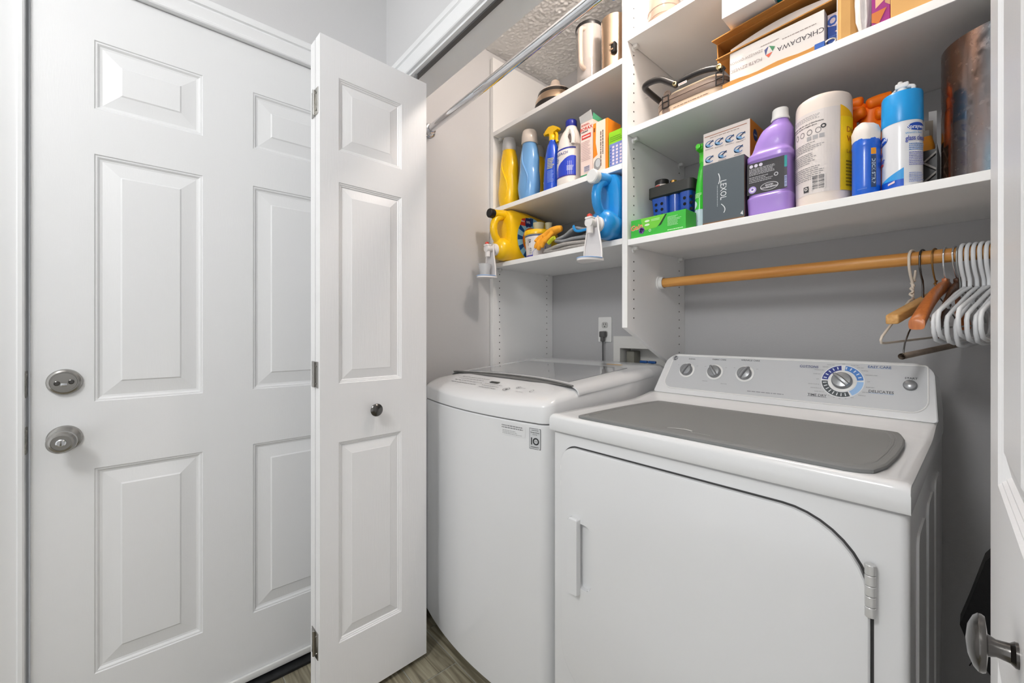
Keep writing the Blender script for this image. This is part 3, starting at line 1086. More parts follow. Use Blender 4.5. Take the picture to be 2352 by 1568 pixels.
# console
P0 = Vector((0, 1.300, 0.919)); VV = Vector((0, 0.060, 0.127)).normalized()
CL, CR_, CH = -0.742, -0.063, 0.141
NN = Vector((1, 0, 0)).cross(VV)
b_ = new_bm()
oc = []
for a, c in rrect(CL, CR_, 0, CH, [0.006, 0.006, 0.030, 0.030], 6):
    k = c / CH
    a2 = a + (0.034 * k * k if a < -0.4 else -0.012 * k * k)
    oc.append((a2, c))
rg = []
for off, ins in ((-0.06, 0.0), (-0.002, 0.0), (0.0, 0.002)):
    rg.append([tuple(P0 + Vector((1, 0, 0)) * (a + math.copysign(ins, -0.4 - a)) + VV * (c - (ins if c > CH / 2 else 0)) + NN * off) for a, c in oc])
rg[0] = [(p[0], 1.49, max(0.919, q[2] - 0.02)) for p, q in zip(rg[1], rg[1])]
loft(b_, rg)
con = wpart('console', b_, ENAMEL, DM, ang=40)
conmap0 = lambda u, v, off: P0 + Vector((1, 0, 0)) * u + VV * v + NN * off
loc0 = Vector(DM.location)
conmap = lambda u, v, off: conmap0(u, v, off) - loc0
# control fascia with raised rim
fo = []
for a, c in rrect(-0.714, -0.078, 0.018, 0.134, [0.032, 0.032, 0.006, 0.006], 7):
    k = (c - 0.018) / 0.116
    fo.append((a + (0.020 * k if a < -0.4 else -0.004 * k + 0.0), c))
b_ = new_bm(); rv = loft(b_, [[tuple(conmap0(a, c, 0.0)) for a, c in fo], [tuple(conmap0(a, c, 0.0012)) for a, c in fo]], False, True)
wpart('fascia', b_, mat('fascia_grey', (196, 198, 200), 0.35), con)
b_ = new_bm(); tube(b_, [tuple(conmap0(a, c, 0.0006)) for a, c in fo], 0.0016, 6, closed=True); wpart('fascia_rim', b_, WPLAST, con)


def rot_knob(u, v, r, ang, big=False):
    b = new_bm()
    rings = []
    for rr, h in ((r * 1.28, 0.0012), (r * 1.28, 0.0022), (r * 1.22, 0.0026)):
        rings.append([tuple(conmap0(u + rr * math.cos(t), v + rr * math.sin(t), h)) for t in [2 * PI * i / 36 for i in range(36)]])
    loft(b, rings)
    ring = wpart('dial_ring', b, WPLAST, DM)
    b = new_bm(); rings = []
    for rr, h in ((r, 0.002), (r, 0.008), (r * 0.96, 0.0125), (r * 0.86, 0.015), (r * 0.4, 0.0165), (r * 0.05, 0.017)):
        rings.append([tuple(conmap0(u + rr * math.cos(t), v + rr * math.sin(t), h)) for t in [2 * PI * i / 36 for i in range(36)]])
    loft(b, rings)
    k = wpart('dial_knob', b, GREYKNOB, DM)
    b = new_bm(); c, s = math.cos(ang), math.sin(ang)
    rings = []
    for t, wd, h in ((-0.98, 0.24, 0.012), (-0.9, 0.24, 0.019), (0.0, 0.24, 0.024), (0.9, 0.17, 0.021), (1.18, 0.05, 0.012)):
        rings.append([tuple(conmap0(u + r * (t * c - q * s), v + r * (t * s + q * c), hh)) for q, hh in ((-wd * 1.25, 0.006), (-wd, h - 0.002), (-wd * 0.5, h), (wd * 0.5, h), (wd, h - 0.002), (wd * 1.25, 0.006))])
    loft(b, rings)
    wpart('grip', b, GREYKNOB, k)


rot_knob(-0.642, 0.083, 0.0195, math.radians(60))
rot_knob(-0.553, 0.083, 0.0195, math.radians(125))
rot_knob(-0.466, 0.084, 0.0195, math.radians(60))
rot_knob(-0.236, 0.082, 0.0215, math.radians(138), True)
b_ = new_bm()
loft(b_, [[tuple(conmap0(-0.110 + rr * math.cos(t), 0.083 + rr * math.sin(t), h)) for t in [2 * PI * i / 28 for i in range(28)]] for rr, h in ((0.0125, 0.001), (0.0125, 0.005), (0.0105, 0.008), (0.006, 0.0095), (0.0005, 0.0098))])
wpart('start_button', b_, GREYKNOB, DM)
TX = (70, 72, 76)


def word(t, u, v, h, c, under=None, bold=0.015, sx=1.1):
    d = Decal(conmap0, off=0.0016)
    d.text(t, u, v, h, c, bold=bold, sx=sx)
    if under:
        wd = text_mesh(t, bold)[2] * h / 0.7 * sx / 2
        d.rect(u - wd, u + wd, v - h * 0.72, v - h * 0.62, under)
    return d.build('lettering', con)


word('SIGNAL', -0.632, 0.1235, 0.0042, TX); word('FABRIC CARE', -0.546, 0.1255, 0.0044, TX); word('WRINKLE CARE', -0.457, 0.1275, 0.0046, TX)
word('START', -0.109, 0.1010, 0.0048, TX)
word('COTTONS', -0.310, 0.1180, 0.0056, (34, 50, 110), (34, 50, 110)); word('EASY CARE', -0.166, 0.1255, 0.0056, (48, 80, 130), (90, 140, 200))
word('DELICATES', -0.160, 0.0615, 0.0066, TX, (120, 160, 210), 0.01, 1.0); word('TIME DRY', -0.285, 0.0390, 0.0066, TX, TX, 0.01, 1.0)
d = Decal(conmap0, off=0.0014, step=0.00010)
u, v = -0.236, 0.082
d.disc(u, v, 0.0445, (226, 228, 230), inner=0.60, n=48)
for a0, a1, c in ((96, 176, (24, 44, 132)), (8, 84, (62, 122, 196)), (-58, 2, (150, 188, 230)), (182, 296, (66, 74, 78))):
    d.disc(u, v, 0.0425, c, n=20, a0=math.radians(a0), a1=math.radians(a1), inner=0.70, up=False)
d.layer += 1
for k in range(8):
    t = math.radians(190 + 13.5 * k)
    d.poly([(u + math.cos(t + s) * rr, v + math.sin(t + s) * rr) for rr, s in ((0.032, -0.03), (0.040, -0.03), (0.040, 0.03), (0.032, 0.03))], (214, 218, 220), False)
for t0_, n_ in ((108, 5), (20, 5)):
    for k in range(n_):
        t = math.radians(t0_ + 15 * k)
        d.poly([(u + math.cos(t + s) * rr, v + math.sin(t + s) * rr) for rr, s in ((0.033, -0.035), (0.040, -0.035), (0.040, 0.035), (0.033, 0.035))], (214, 224, 238), False)
d.build('dial_scale', con, 'blue and grey dial scale')
d = Decal(conmap0, off=0.0016, step=0.00010)
for s, a, al in (('OFF', 90, 'C'), ('MORE DRY', 72, 'L'), ('LESS DRY', 56, 'L'), ('NORMAL', 42, 'L'), ('WRINKLE CARE', 26, 'L'), ('OFF', 4, 'L'), ('MORE DRY', -14, 'L'),
                 ('LESS DRY', -32, 'L'), ('WRINKLE', -46, 'L'), ('MORE DRY', 112, 'R'), ('LESS DRY', 128, 'R'), ('OPTIMUM DRY', 144, 'R'), ('DAMP DRY', 160, 'R'), ('OFF', 178, 'R'),
                 ('QUICK FLUFF 20', 196, 'R'), ('DEWRINKLE 20', 210, 'R'), ('DAMP DRY 50', 224, 'R'), ('60', 240, 'C'), ('70', 254, 'C'), ('80', 268, 'C'), ('90', 282, 'C'), ('OFF', 298, 'C')):
    t = math.radians(a)
    d.text(s, u + math.cos(t) * 0.049, v + math.sin(t) * 0.047, 0.0023, (110, 112, 116), align=al, up=False)
for cx_, cy_ in ((-0.642, 0.083), (-0.553, 0.083), (-0.466, 0.084)):
    for a, s in ((148, 'OFF'), (32, 'ON')):
        t = math.radians(a)
        d.text(s, cx_ + math.cos(t) * 0.034, cy_ + math.sin(t) * 0.032, 0.0022, (120, 122, 126), align='R' if a > 90 else 'L', up=False)
d.text('REGULAR', -0.577, 0.051, 0.0025, (120, 122, 126), up=False); d.text('DELICATES', -0.520, 0.047, 0.0025, (120, 122, 126), up=False)
d.lines(-0.452, -0.360, 0.030, 0.033, 1, (140, 142, 146), 0.8, 0.0, 5)
d.build('fine_print', con)['kind'] = 'stuff'
d = Decal(conmap0, off=0.0018)
d.disc(-0.690, 0.1245, 0.0095, CHROME, n=28); d.disc(-0.690, 0.1245, 0.0085, (52, 54, 58), n=28)
d.disc(-0.690, 0.1245, 0.0078, (206, 208, 212), inner=0.9, n=28)
d.text('GE', -0.690, 0.1245, 0.0085, (222, 224, 228), bold=0.0, shear=0.2)
d.build('emblem', con, 'round chrome script emblem')

# mat on the deck
MATO = []
pl = [(-0.668, 0.812), (-0.664, 0.809), (-0.14, 0.809), (-0.122, 0.813), (-0.108, 0.826), (-0.098, 0.870), (-0.094, 0.95), (-0.094, 1.04), (-0.098, 1.10), (-0.108, 1.150), (-0.113, 1.168), (-0.122, 1.172), (-0.642, 1.172), (-0.652, 1.168), (-0.661, 1.12), (-0.669, 1.02), (-0.6705, 0.92)]
mt = thing('dryer_mat', 'grey rubber mat lying on the dryer top', 'mat', (-0.40, 1.0, 0.9045))
cm = (-0.385, 0.99)


def shrink(k): return [(cm[0] + (x - cm[0]) * (1 - k * 0.01 / 0.29), cm[1] + (y - cm[1]) * (1 - k * 0.01 / 0.18)) for x, y in pl]


b_ = new_bm()
loft(b_, [[(x, y, z) for x, y in shrink(k)] for k, z in ((0, 0.9048), (0, 0.9100), (0.25, 0.9118), (1.0, 0.9118), (1.1, 0.9108), (1.3, 0.9108), (1.4, 0.9116), (1.8, 0.9116), (1.9, 0.9106))])
for v_ in b_.verts: v_.co -= Vector(mt.location)
obj('rubber_sheet', b_, GRAYMAT, mt)
d = Decal(plane_map(Vector((0, 0, 0.9108)) - Vector(mt.location), (1, 0, 0), (0, 1, 0)), off=0.0006)
for k in range(7):      # small white bird-wing emblem
    a = k / 7.0
    d.poly([(-0.452 + 0.05 * a, 0.848 + 0.012 * math.sin(a * 2.4)), (-0.452 + 0.05 * (a + 0.15), 0.848 + 0.012 * math.sin((a + 0.15) * 2.4)), (-0.452 + 0.05 * (a + 0.15), 0.851 + 0.015 * math.sin((a + 0.15) * 2.4)), (-0.452 + 0.05 * a, 0.851 + 0.015 * math.sin(a * 2.4))], (214, 215, 216), False)
d.lines(-0.40, -0.36, 0.847, 0.850, 1, (180, 181, 182), 0.5, 0.1)
d.build('emblem_print', mt)

# dryer door
RAD = [0.10, 0.10, 0.115, 0.045]
DO = rrect(-0.716, -0.109, 0.235, 0.829, RAD, 10)
DI = rrect(-0.7125, -0.1125, 0.2385, 0.8255, [r - 0.003 for r in RAD], 10)
b_ = new_bm(); prism(b_, rrect(-0.7195, -0.1055, 0.2315, 0.8325, [r + 0.0035 for r in RAD], 10), FY, DYF + 0.0025, DYF + 0.0035)
wpart('door_gap', b_, mat('seam_shadow_grey', (66, 66, 66), 0.8), DM)
hx0, hx1, hz0, hz1 = -0.660, -0.618, 0.492, 0.650
b_ = new_bm()
loft(b_, [[(a, y, c) for a, c in o] for o, y in ((DO, DYF + 0.002), (DO, DYF - 0.006), (rrect(-0.7140, -0.1110, 0.2370, 0.8270, [r - 0.002 for r in RAD], 10), DYF - 0.0085), (rrect(-0.7090, -0.1160, 0.2420, 0.8220, [r - 0.006 for r in RAD], 10), DYF - 0.0095))], True, False)
# front skin with the finger recess: outer ring joined to the recess outline
inner = rrect(hx0, hx1, hz0, hz1, [0.012, 0.019, 0.019, 0.012], 10)
outer = rrect(-0.7090, -0.1160, 0.2420, 0.8220, [r - 0.006 for r in RAD], 10)
loft(b_, [[(a, DYF - 0.0095, c) for a, c in outer], [(a, DYF - 0.0095, c) for a, c in inner], [(a + (0.002 if a < -0.63 else -0.006), DYF + 0.004, c) for a, c in inner], [(a + (0.004 if a < -0.63 else -0.018), DYF + 0.012, c * 0.98 + 0.571 * 0.02) for a, c in inner]], False, True)
bmesh.ops.remove_doubles(b_, verts=b_.verts, dist=1e-5)
dd = wpart('door', b_, ENAMEL, DM, ang=30)
b_ = new_bm()
H_ = rrect(-0.682, -0.650, 0.474, 0.662, [0.010, 0.004, 0.004, 0.010], 6)
loft(b_, [[(a, DYF - 0.009, c) for a, c in H_], [(a, DYF - 0.019, c) for a, c in H_], [(a * 0.94 - 0.666 * 0.06, DYF - 0.023, c * 0.97 + 0.568 * 0.03) for a, c in H_]])
wpart('handle', b_, ENAMEL, dd)
b_ = new_bm()
for k in range(5):
    z0 = 0.700 + 0.0155 * k
    lathe(b_, [(0.0062, z0), (0.0068, z0 + 0.0008), (0.0068, z0 + 0.0140), (0.0062, z0 + 0.0148)], -0.1085, DYF - 0.0065, 16)
wpart('hinge', b_, mat('hinge_white', (206, 206, 205), 0.3, metal=0.3), DM)
for z in (0.77, 0.73): wpart('door_clip', box(new_bm(), -0.7205, -0.7165, DYF - 0.003, DYF + 0.002, z - 0.006, z + 0.006, 0.001), WPLAST, DM)

# ------------------------------------------------------------------ things on the left shelves
EPS = 0.0006
Z1, Z2, Z3 = [z + EPS for z in LSH]
R1, R2, R3 = [z + EPS for z in RSH]
YEL = mat('yellow_plastic', (246, 196, 14), 0.28, coat=0.2)
SKY = mat('sky_blue_plastic', (112, 164, 214), 0.25, coat=0.2)
COB = mat('cobalt_plastic', (22, 74, 190), 0.2, coat=0.3)
BLU = mat('bright_blue_plastic', (34, 142, 214), 0.25, coat=0.2)
CLR = clear('clear_cap', (222, 224, 226), 0.12, 0.5)
PEACH = clear('cloudy_cap', (232, 220, 208), 0.2, 0.85)


def softener(name, label, loc, m, capm, h, capw, group=None):
    t = thing(name, label, 'bottle', loc, 0.0, group)
    k = h / 0.27
    B = Bottle([(0.0, 0.036, 0.028, 2.4, 0), (0.004, 0.043, 0.034, 2.4, 0), (0.065 * k, 0.0545, 0.039, 2.3, -0.001), (0.115 * k, 0.0500, 0.037, 2.3, 0.001), (0.145 * k, 0.0455, 0.036, 2.3, 0.002),
                (0.19 * k, 0.0455, 0.036, 2.2, 0.004), (0.235 * k, 0.0400, 0.033, 2.1, 0.004), (0.262 * k, 0.032, 0.030, 2, 0.003), (0.27 * k, 0.0305, 0.0295, 2, 0.003)], steps=5)
    obj('body', B.mesh(), m, t, ang=60)
    # embossed swirl
    b = new_bm()
    pts = []
    for i in range(14):
        a = i / 13.0
        z = (0.03 + 0.215 * a) * k
        f = B.map(0.048)
        pts.append(f(0.018 * math.sin(a * 5.2 + 0.4) + 0.006, z, 0.0002))
    tube(b, pts, [0.001 + 0.0035 * math.sin(PI * i / 13) for i in range(14)], 8)
    obj('embossed_swirl', b, m, t, ang=80)
    b = new_bm(); H = h - 0.005
    lathe(b, [(capw * 0.94, H), (capw, H + 0.004), (capw * 0.97, H + 0.03), (capw * 0.88, H + 0.052), (capw * 0.80, H + 0.057), (capw * 0.70, H + 0.054), (0, H + 0.054)], 0.003, 0, 28)
    obj('cap', b, capm, t)
    b = new_bm(); lathe(b, [(0.016, h - 0.004), (0.016, h + 0.022), (0.008, h + 0.034), (0, h + 0.034)], 0.003, 0, 20); obj('spout', b, WHITEP, t)
    return t


softener('softener_bottle', 'yellow softener bottle with clear cap at the left end of the middle shelf', (-1.4455, 1.256, Z2), YEL, CLR, 0.262, 0.033)
softener('softener_bottle', 'light blue softener bottle with cloudy cap beside the yellow bottle', (-1.312, 1.258, Z2), SKY, PEACH, 0.250, 0.036)
softener('softener_bottle', 'yellow bottle half hidden behind the light blue softener bottle', (-1.395, 1.39, Z2), YEL, CLR, 0.250, 0.033)
softener('softener_bottle', 'teal bottle half hidden behind the blue spray bottle', (-1.235, 1.40, Z2), mat('teal_plastic', (40, 120, 156), 0.3), PEACH, 0.250, 0.036)


def spray_head(t, m, x, y, z, s=1, rot=0.0, nozzle=None, k=1.0):
    """trigger head whose nozzle points along -x"""
    b = new_bm()
    lathe(b, [(0.0135, z - 0.004), (0.0145, z + 0.002), (0.0145, z + 0.016), (0.012, z + 0.020)], x, y, 20)
    prof = [(-0.036, 0.030), (-0.034, 0.044), (-0.014, 0.056), (0.012, 0.053), (0.034, 0.040), (0.036, 0.030), (0.014, 0.026), (0.012, 0.018), (-0.010, 0.018), (-0.012, 0.028)]
    prism(b, [(x + a * s, z + c) for a, c in prof], FY, y - 0.010, y + 0.010)
    bmesh.ops.bevel(b, geom=[e for e in b.edges if len(e.link_faces) == 2 and e.calc_face_angle(0) > 0.5], offset=0.0022, segments=2, affect='EDGES')
    o = obj('spray_head', b, m, t)
    b = new_bm(); tube(b, smooth_path([(x + s * 0.016, y, z + 0.028), (x + s * 0.026, y, z + 0.014), (x + s * 0.022, y, z - 0.006), (x + s * 0.028, y, z - 0.018)]), [0.006] * 14, 8)
    obj('trigger', b, m, o)
    b = new_bm(); lathe(b, [(0.0075, x - s * 0.034), (0.0075, x - s * 0.044), (0.005, x - s * 0.045)], y, z + 0.037, 14, 'X'); obj('nozzle', b, nozzle or m, o)


t = thing('spray_bottle', 'cobalt blue spray bottle with yellow trigger on the middle left shelf', 'spray bottle', (-1.168, 1.250, Z2))
B = Bottle([(0, 0.030, 0.026, 2.4, 0), (0.004, 0.035, 0.030, 2.4, 0), (0.05, 0.036, 0.030, 2.2, 0), (0.13, 0.031, 0.028, 2.1, 0.002), (0.185, 0.022, 0.021, 2, 0.003), (0.205, 0.0135, 0.0135, 2, 0.003), (0.216, 0.013, 0.013, 2, 0.003)])
obj('body', B.mesh(), COB, t, ang=60)
spray_head(t, YEL, 0.003, 0, 0.213, 1)
d = Decal(B.map(0.032)); d.lines(0.000, 0.030, 0.085, 0.130, 7, (196, 190, 92), 0.5, 0.3, 3); d.lines(0.001, 0.028, 0.030, 0.080, 10, (126, 156, 220), 0.4, 0.3, 4)
d.disc(-0.024, 0.038, 0.0045, (220, 228, 246)); d.build('label_print', t)['kind'] = 'stuff'

t = thing('bleach_bottle', 'white handled bleach bottle with blue cap and blue label', 'bottle', (-1.083, 1.262, Z2))
B = Bottle([(0, 0.042, 0.038, 2.6, 0), (0.005, 0.049, 0.044, 2.5, 0), (0.03, 0.050, 0.045, 2.4, 0), (0.12, 0.050, 0.045, 2.3, 0), (0.165, 0.046, 0.042, 2.2, 0), (0.205, 0.036, 0.034, 2, 0.004), (0.228, 0.023, 0.022, 2, 0.008), (0.236, 0.0205, 0.0205, 2, 0.008)])
WB = mat('bleach_white', (232, 224, 216), 0.35)
obj('body', B.mesh(), WB, t, ang=60)
b = new_bm(); lathe(b, [(0.0215, 0.234), (0.0225, 0.238), (0.0225, 0.256), (0.020, 0.260), (0, 0.260)], 0.008, 0, 28); obj('cap', b, mat('navy_cap', (34, 46, 150), 0.3), t)
b = new_bm(); tube(b, smooth_path([(0.030, -0.028, 0.208), (0.044, -0.036, 0.195), (0.050, -0.036, 0.170), (0.046, -0.034, 0.150)]), 0.009, 10); obj('handle', b, WB, t)
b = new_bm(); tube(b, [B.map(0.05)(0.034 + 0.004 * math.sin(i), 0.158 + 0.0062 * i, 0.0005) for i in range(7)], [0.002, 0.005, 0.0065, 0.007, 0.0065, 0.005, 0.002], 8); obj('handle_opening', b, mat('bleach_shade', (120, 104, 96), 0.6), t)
d = Decal(B.map(0.05))
d.rect(-0.055, 0.060, 0.030, 0.142, (228, 222, 220), nu=16, nv=2)
d.rect(-0.055, 0.060, 0.136, 0.142, (44, 52, 150), nu=16, up=False)
for i in range(14):
    a0, a1 = -0.055 + 0.115 * i / 14, -0.055 + 0.115 * (i + 1) / 14
    g = lambda a: 0.050 + 0.058 * max(0, 1 - ((a - 0.045) / 0.085) ** 2)
    d.poly([(a0, 0.032), (a1, 0.032), (a1, max(0.036, g(a1))), (a0, max(0.036, g(a0)))], (38, 66, 190), False)
d.layer += 1
d.text('BLEACH', -0.004, 0.122, 0.011, (70, 78, 140), bold=0.01); d.lines(-0.045, -0.010, 0.090, 0.112, 3, (90, 110, 180), 0.6, 0.4, 6)
d.lines(0.018, 0.05, 0.050, 0.070, 4, (200, 210, 240), 0.5, 0.2, 8); d.rect(-0.055, 0.06, 0.030, 0.034, (60, 44, 140), nu=14)
d.build('label', t)


def carton(name, label, cat, x0, x1, y0, y1, z0, h, mats, bev=0.0008, parent_parts=True):
    """closed box: root at base centre; returns thing and front map in local coordinates"""
    cx_, cy_ = (x0 + x1) / 2, (y0 + y1) / 2
    t = thing(name, label, cat, (cx_, cy_, z0))
    hw, hd = (x1 - x0) / 2, (y1 - y0) / 2
    b = new_bm(); box(b, -hw, hw, -hd, hd, 0, h, bev, 1)
    obj('body', b, mats, t)
    return t, hw, hd


# borax box with opened top flap
t, hw, hd = carton('powder_box', 'tall white and red powder box with torn open top', 'box', -0.996, -0.939, 1.222, 1.300, Z2, 0.205, mat('pale_box', (238, 214, 204), 0.6))
d = Decal(plane_map((0, -hd, 0), (1, 0, 0), (0, 0, 1)))
d.rect(-hw, hw, 0.0, 0.010, (60, 150, 104)); d.text('BORAX', -0.001, 0.180, 0.012, (196, 52, 40), bold=0.02); d.lines(-hw + 0.005, hw - 0.005, 0.190, 0.198, 2, (200, 90, 80), 0.6, 0.3, 2)
d.rect(-0.022, 0.020, 0.142, 0.158, (206, 56, 50)); d.lines(-0.018, 0.016, 0.146, 0.154, 1, (244, 226, 220), 0.7, 0.0, 3); d.lines(-hw + 0.005, hw - 0.008, 0.060, 0.134, 12, (190, 160, 160), 0.35, 0.4, 4)
d.lines(-hw + 0.005, hw - 0.02, 0.166, 0.172, 1, (90, 90, 96), 0.6, 0.1, 4)
d.bars(-0.012, 0.016, 0.018, 0.040, (90, 84, 110), (222, 214, 222)); d.build('front_print', t)
b = new_bm()
loft(b, [[(-hw, -hd, 0.205), (hw, -hd, 0.205), (hw, -hd + 0.001, 0.205), (-hw, -hd + 0.001, 0.205)], [(-hw, -hd - 0.008, 0.228), (hw * 0.9, -hd - 0.008, 0.236), (hw * 0.9, -hd - 0.007, 0.237), (-hw, -hd - 0.007, 0.229)]])
obj('open_flap', b, mat('flap_grey', (206, 206, 204), 0.6), t)
b = new_bm(); loft(b, [[(hw - 0.001, -hd, 0.204), (hw, -hd, 0.204), (hw, hd, 0.204), (hw - 0.001, hd, 0.204)], [(hw + 0.002, -hd, 0.226), (hw + 0.003, -hd, 0.226), (hw + 0.003, hd, 0.218), (hw + 0.002, hd, 0.218)]])
obj('side_flap', b, mat('flap_green', (84, 176, 136), 0.6), t)

t, hw, hd = carton('dishwasher_box', 'orange and white box between the powder box and the green box', 'box', -0.936, -0.872, 1.220, 1.300, Z2, 0.182, mat('orange_box', (240, 138, 28), 0.55))
d = Decal(plane_map((0, -hd, 0), (1, 0, 0), (0, 0, 1)))
d.poly([(-0.018, 0.182), (0.022, 0.182), (0.022, 0.0), (-hw, 0.0), (-hw, 0.055), (-0.012, 0.065), (-0.020, 0.11)], (240, 222, 206))
d.disc(-0.012, 0.030, 0.017, (150, 150, 150), rv=0.022); d.disc(-0.010, 0.034, 0.011, (196, 198, 200), rv=0.015); d.lines(0.02, 0.15, -0.001, 0.006, 1, (120, 100, 90), 0.7, 0.2, 3, rot=True)
d.lines(0.06, 0.15, 0.009, 0.014, 1, (80, 70, 66), 0.8, 0.2, 4, rot=True); d.rect(-0.028, -0.023, 0.150, 0.165, (120, 60, 20)); d.build('front_print', t)

t, hw, hd = carton('tablet_box', 'lime green and lilac box against the divider on the middle left shelf', 'box', -0.868, -0.8095, 1.220, 1.300, Z2, 0.125, mat('lime_box', (140, 204, 30), 0.55))
d = Decal(plane_map((0, -hd, 0), (1, 0, 0), (0, 0, 1)))
d.rect(-hw + 0.003, hw, 0.004, 0.082, (124, 136, 196)); d.lines(-hw + 0.006, hw, 0.088, 0.108, 3, (96, 150, 30), 0.5, 0.2, 2)
for i in range(3):
    for j in range(6): d.rect(-0.014 + 0.015 * i, -0.006 + 0.015 * i, 0.008 + 0.0115 * j, 0.0155 + 0.0115 * j, (232, 216, 226), up=False)
d.layer += 1; d.lines(-hw + 0.005, -0.017, 0.008, 0.074, 6, (90, 100, 170), 0.4, 0.2, 3); d.build('front_print', t)


# jugs lying in dispenser position
SPIG = mat('spigot_white', (240, 236, 234), 0.25)
REDB = mat('spigot_red', (206, 62, 46), 0.35)


def jug(label, loc, m, capm, capr, width=0.058):
    """root below the middle of the jug; spout and spigot towards -y"""
    t = thing('detergent_jug', label, 'jug', loc)
    b = new_bm()
    rings = []
    for y, zc, a, hz, p in ((0.045, 0.125, 0.030, 0.070, 2.6), (0.050, 0.122, 0.048, 0.104, 2.8), (0.075, 0.120, width, 0.114, 3.0), (0.16, 0.118, width + 0.002, 0.115, 3.2), (0.28, 0.112, width, 0.109, 3.0), (0.345, 0.105, width - 0.004, 0.100, 2.8), (0.372, 0.100, 0.042, 0.088, 2.6), (0.378, 0.100, 0.02, 0.06, 2.4)):
        n = 36
        rings.append([(a * math.copysign(abs(math.sin(2 * PI * i / n)) ** (2 / p), math.sin(2 * PI * i / n)), y, zc + hz * math.copysign(abs(math.cos(2 * PI * i / n)) ** (2 / p), math.cos(2 * PI * i / n))) for i in range(n)])
    loft(b, rings)
    obj('body', b, m, t, ang=50)
    b = new_bm()
    tube(b, smooth_path([(0, 0.075, 0.205), (0, 0.045, 0.208), (0, 0.010, 0.205), (0, -0.016, 0.203)]), [0.026, 0.026, 0.025, 0.024, 0.023, 0.022, 0.021, 0.020, 0.0195, 0.019, 0.019, 0.019, 0.019, 0.019], 16)
    obj('neck', b, m, t, ang=60)
    b = new_bm()
    tube(b, smooth_path([(0, 0.035, 0.200), (0, 0.000, 0.182), (0, -0.012, 0.145), (0, -0.004, 0.105), (0, 0.030, 0.075), (0, 0.065, 0.062)]), 0.0165, 14)
    obj('handle', b, m, t, ang=60)
    b = new_bm(); lathe(b, [(0.030, 0.075), (0.050, 0.070), (0.050, 0.030), (0.047, 0.014), (0.034, 0.004), (0.026, 0.0)], 0, 0.052, 28, 'Y'); obj('boss', b, m, t, ang=60)
    b = new_bm(); lathe(b, [(capr, -0.010), (capr + 0.001, -0.014), (capr + 0.001, -0.032), (capr - 0.002, -0.036), (0, -0.036)], 0, 0.203, 28, 'Y'); obj('cap', b, capm, t)
    # white spigot with red push button
    b = new_bm(); lathe(b, [(0.026, 0.004), (0.026, -0.006), (0.015, -0.010), (0.013, -0.034), (0.016, -0.038), (0.016, -0.052), (0.0, -0.054)], 0, 0.046, 24, 'Y')
    lathe(b, [(0.0095, 0.010), (0.0105, 0.014), (0.0105, 0.046)], 0, -0.042, 18)
    box(b, -0.013, 0.013, -0.056, -0.030, 0.056, 0.064, 0.003)
    sg = obj('spigot', b, SPIG, t)
    b = new_bm(); lathe(b, [(0.009, 0.064), (0.0085, 0.071), (0.004, 0.074), (0, 0.074)], 0, -0.046, 18); obj('push_button', b, REDB, sg)
    return t


YJ = (-1.424, 1.158, Z1)
jug('yellow detergent jug with black cap lying on the lowest left shelf', YJ, YEL, BLACKP, 0.0195)
BJ = (-0.862, 1.150, Z1)
jug('blue detergent jug with white cap lying beside the divider panel', BJ, BLU, WPLAST, 0.0225, 0.050)
jugs = [o for o in bpy.data.objects if o.name.startswith('detergent_jug')]
yjug = [o for o in jugs if o['label'].startswith('yellow')][0]
# round label on the side of the yellow jug (faces +x)
d = Decal(plane_map((0.0605, 0, 0), (0, 1, 0), (0, 0, 1)), off=0.0006)
d.disc(0.165, 0.105, 0.088, (150, 200, 220), rv=0.098, n=36)
for k in range(12):
    t_ = 2 * PI * k / 12
    d.poly([(0.165 + 0.055 * math.cos(t_ - 0.1), 0.105 + 0.06 * math.sin(t_ - 0.1)), (0.165 + 0.087 * math.cos(t_ - 0.12), 0.105 + 0.097 * math.sin(t_ - 0.12)), (0.165 + 0.087 * math.cos(t_ + 0.12), 0.105 + 0.097 * math.sin(t_ + 0.12)), (0.165 + 0.055 * math.cos(t_ + 0.1), 0.105 + 0.06 * math.sin(t_ + 0.1))], (22, 74, 130), False)
d.layer += 1
d.disc(0.165, 0.098, 0.056, (240, 120, 30), rv=0.060, n=30); d.disc(0.165, 0.098, 0.047, (250, 200, 40), rv=0.050, n=30)
d.text('A&H', 0.165, 0.098, 0.030, (24, 34, 90), bold=0.03)
d.poly([(0.092, 0.160), (0.125, 0.160), (0.125, 0.196), (0.104, 0.190)], (216, 60, 36)); d.text('MAX', 0.110, 0.180, 0.007, (246, 236, 220), bold=0.02); d.rect(0.126, 0.160, 0.160, 0.198, (34, 40, 96)); d.text('50%', 0.143, 0.180, 0.010, (240, 240, 246), bold=0.01)
d.build('side_label', yjug)


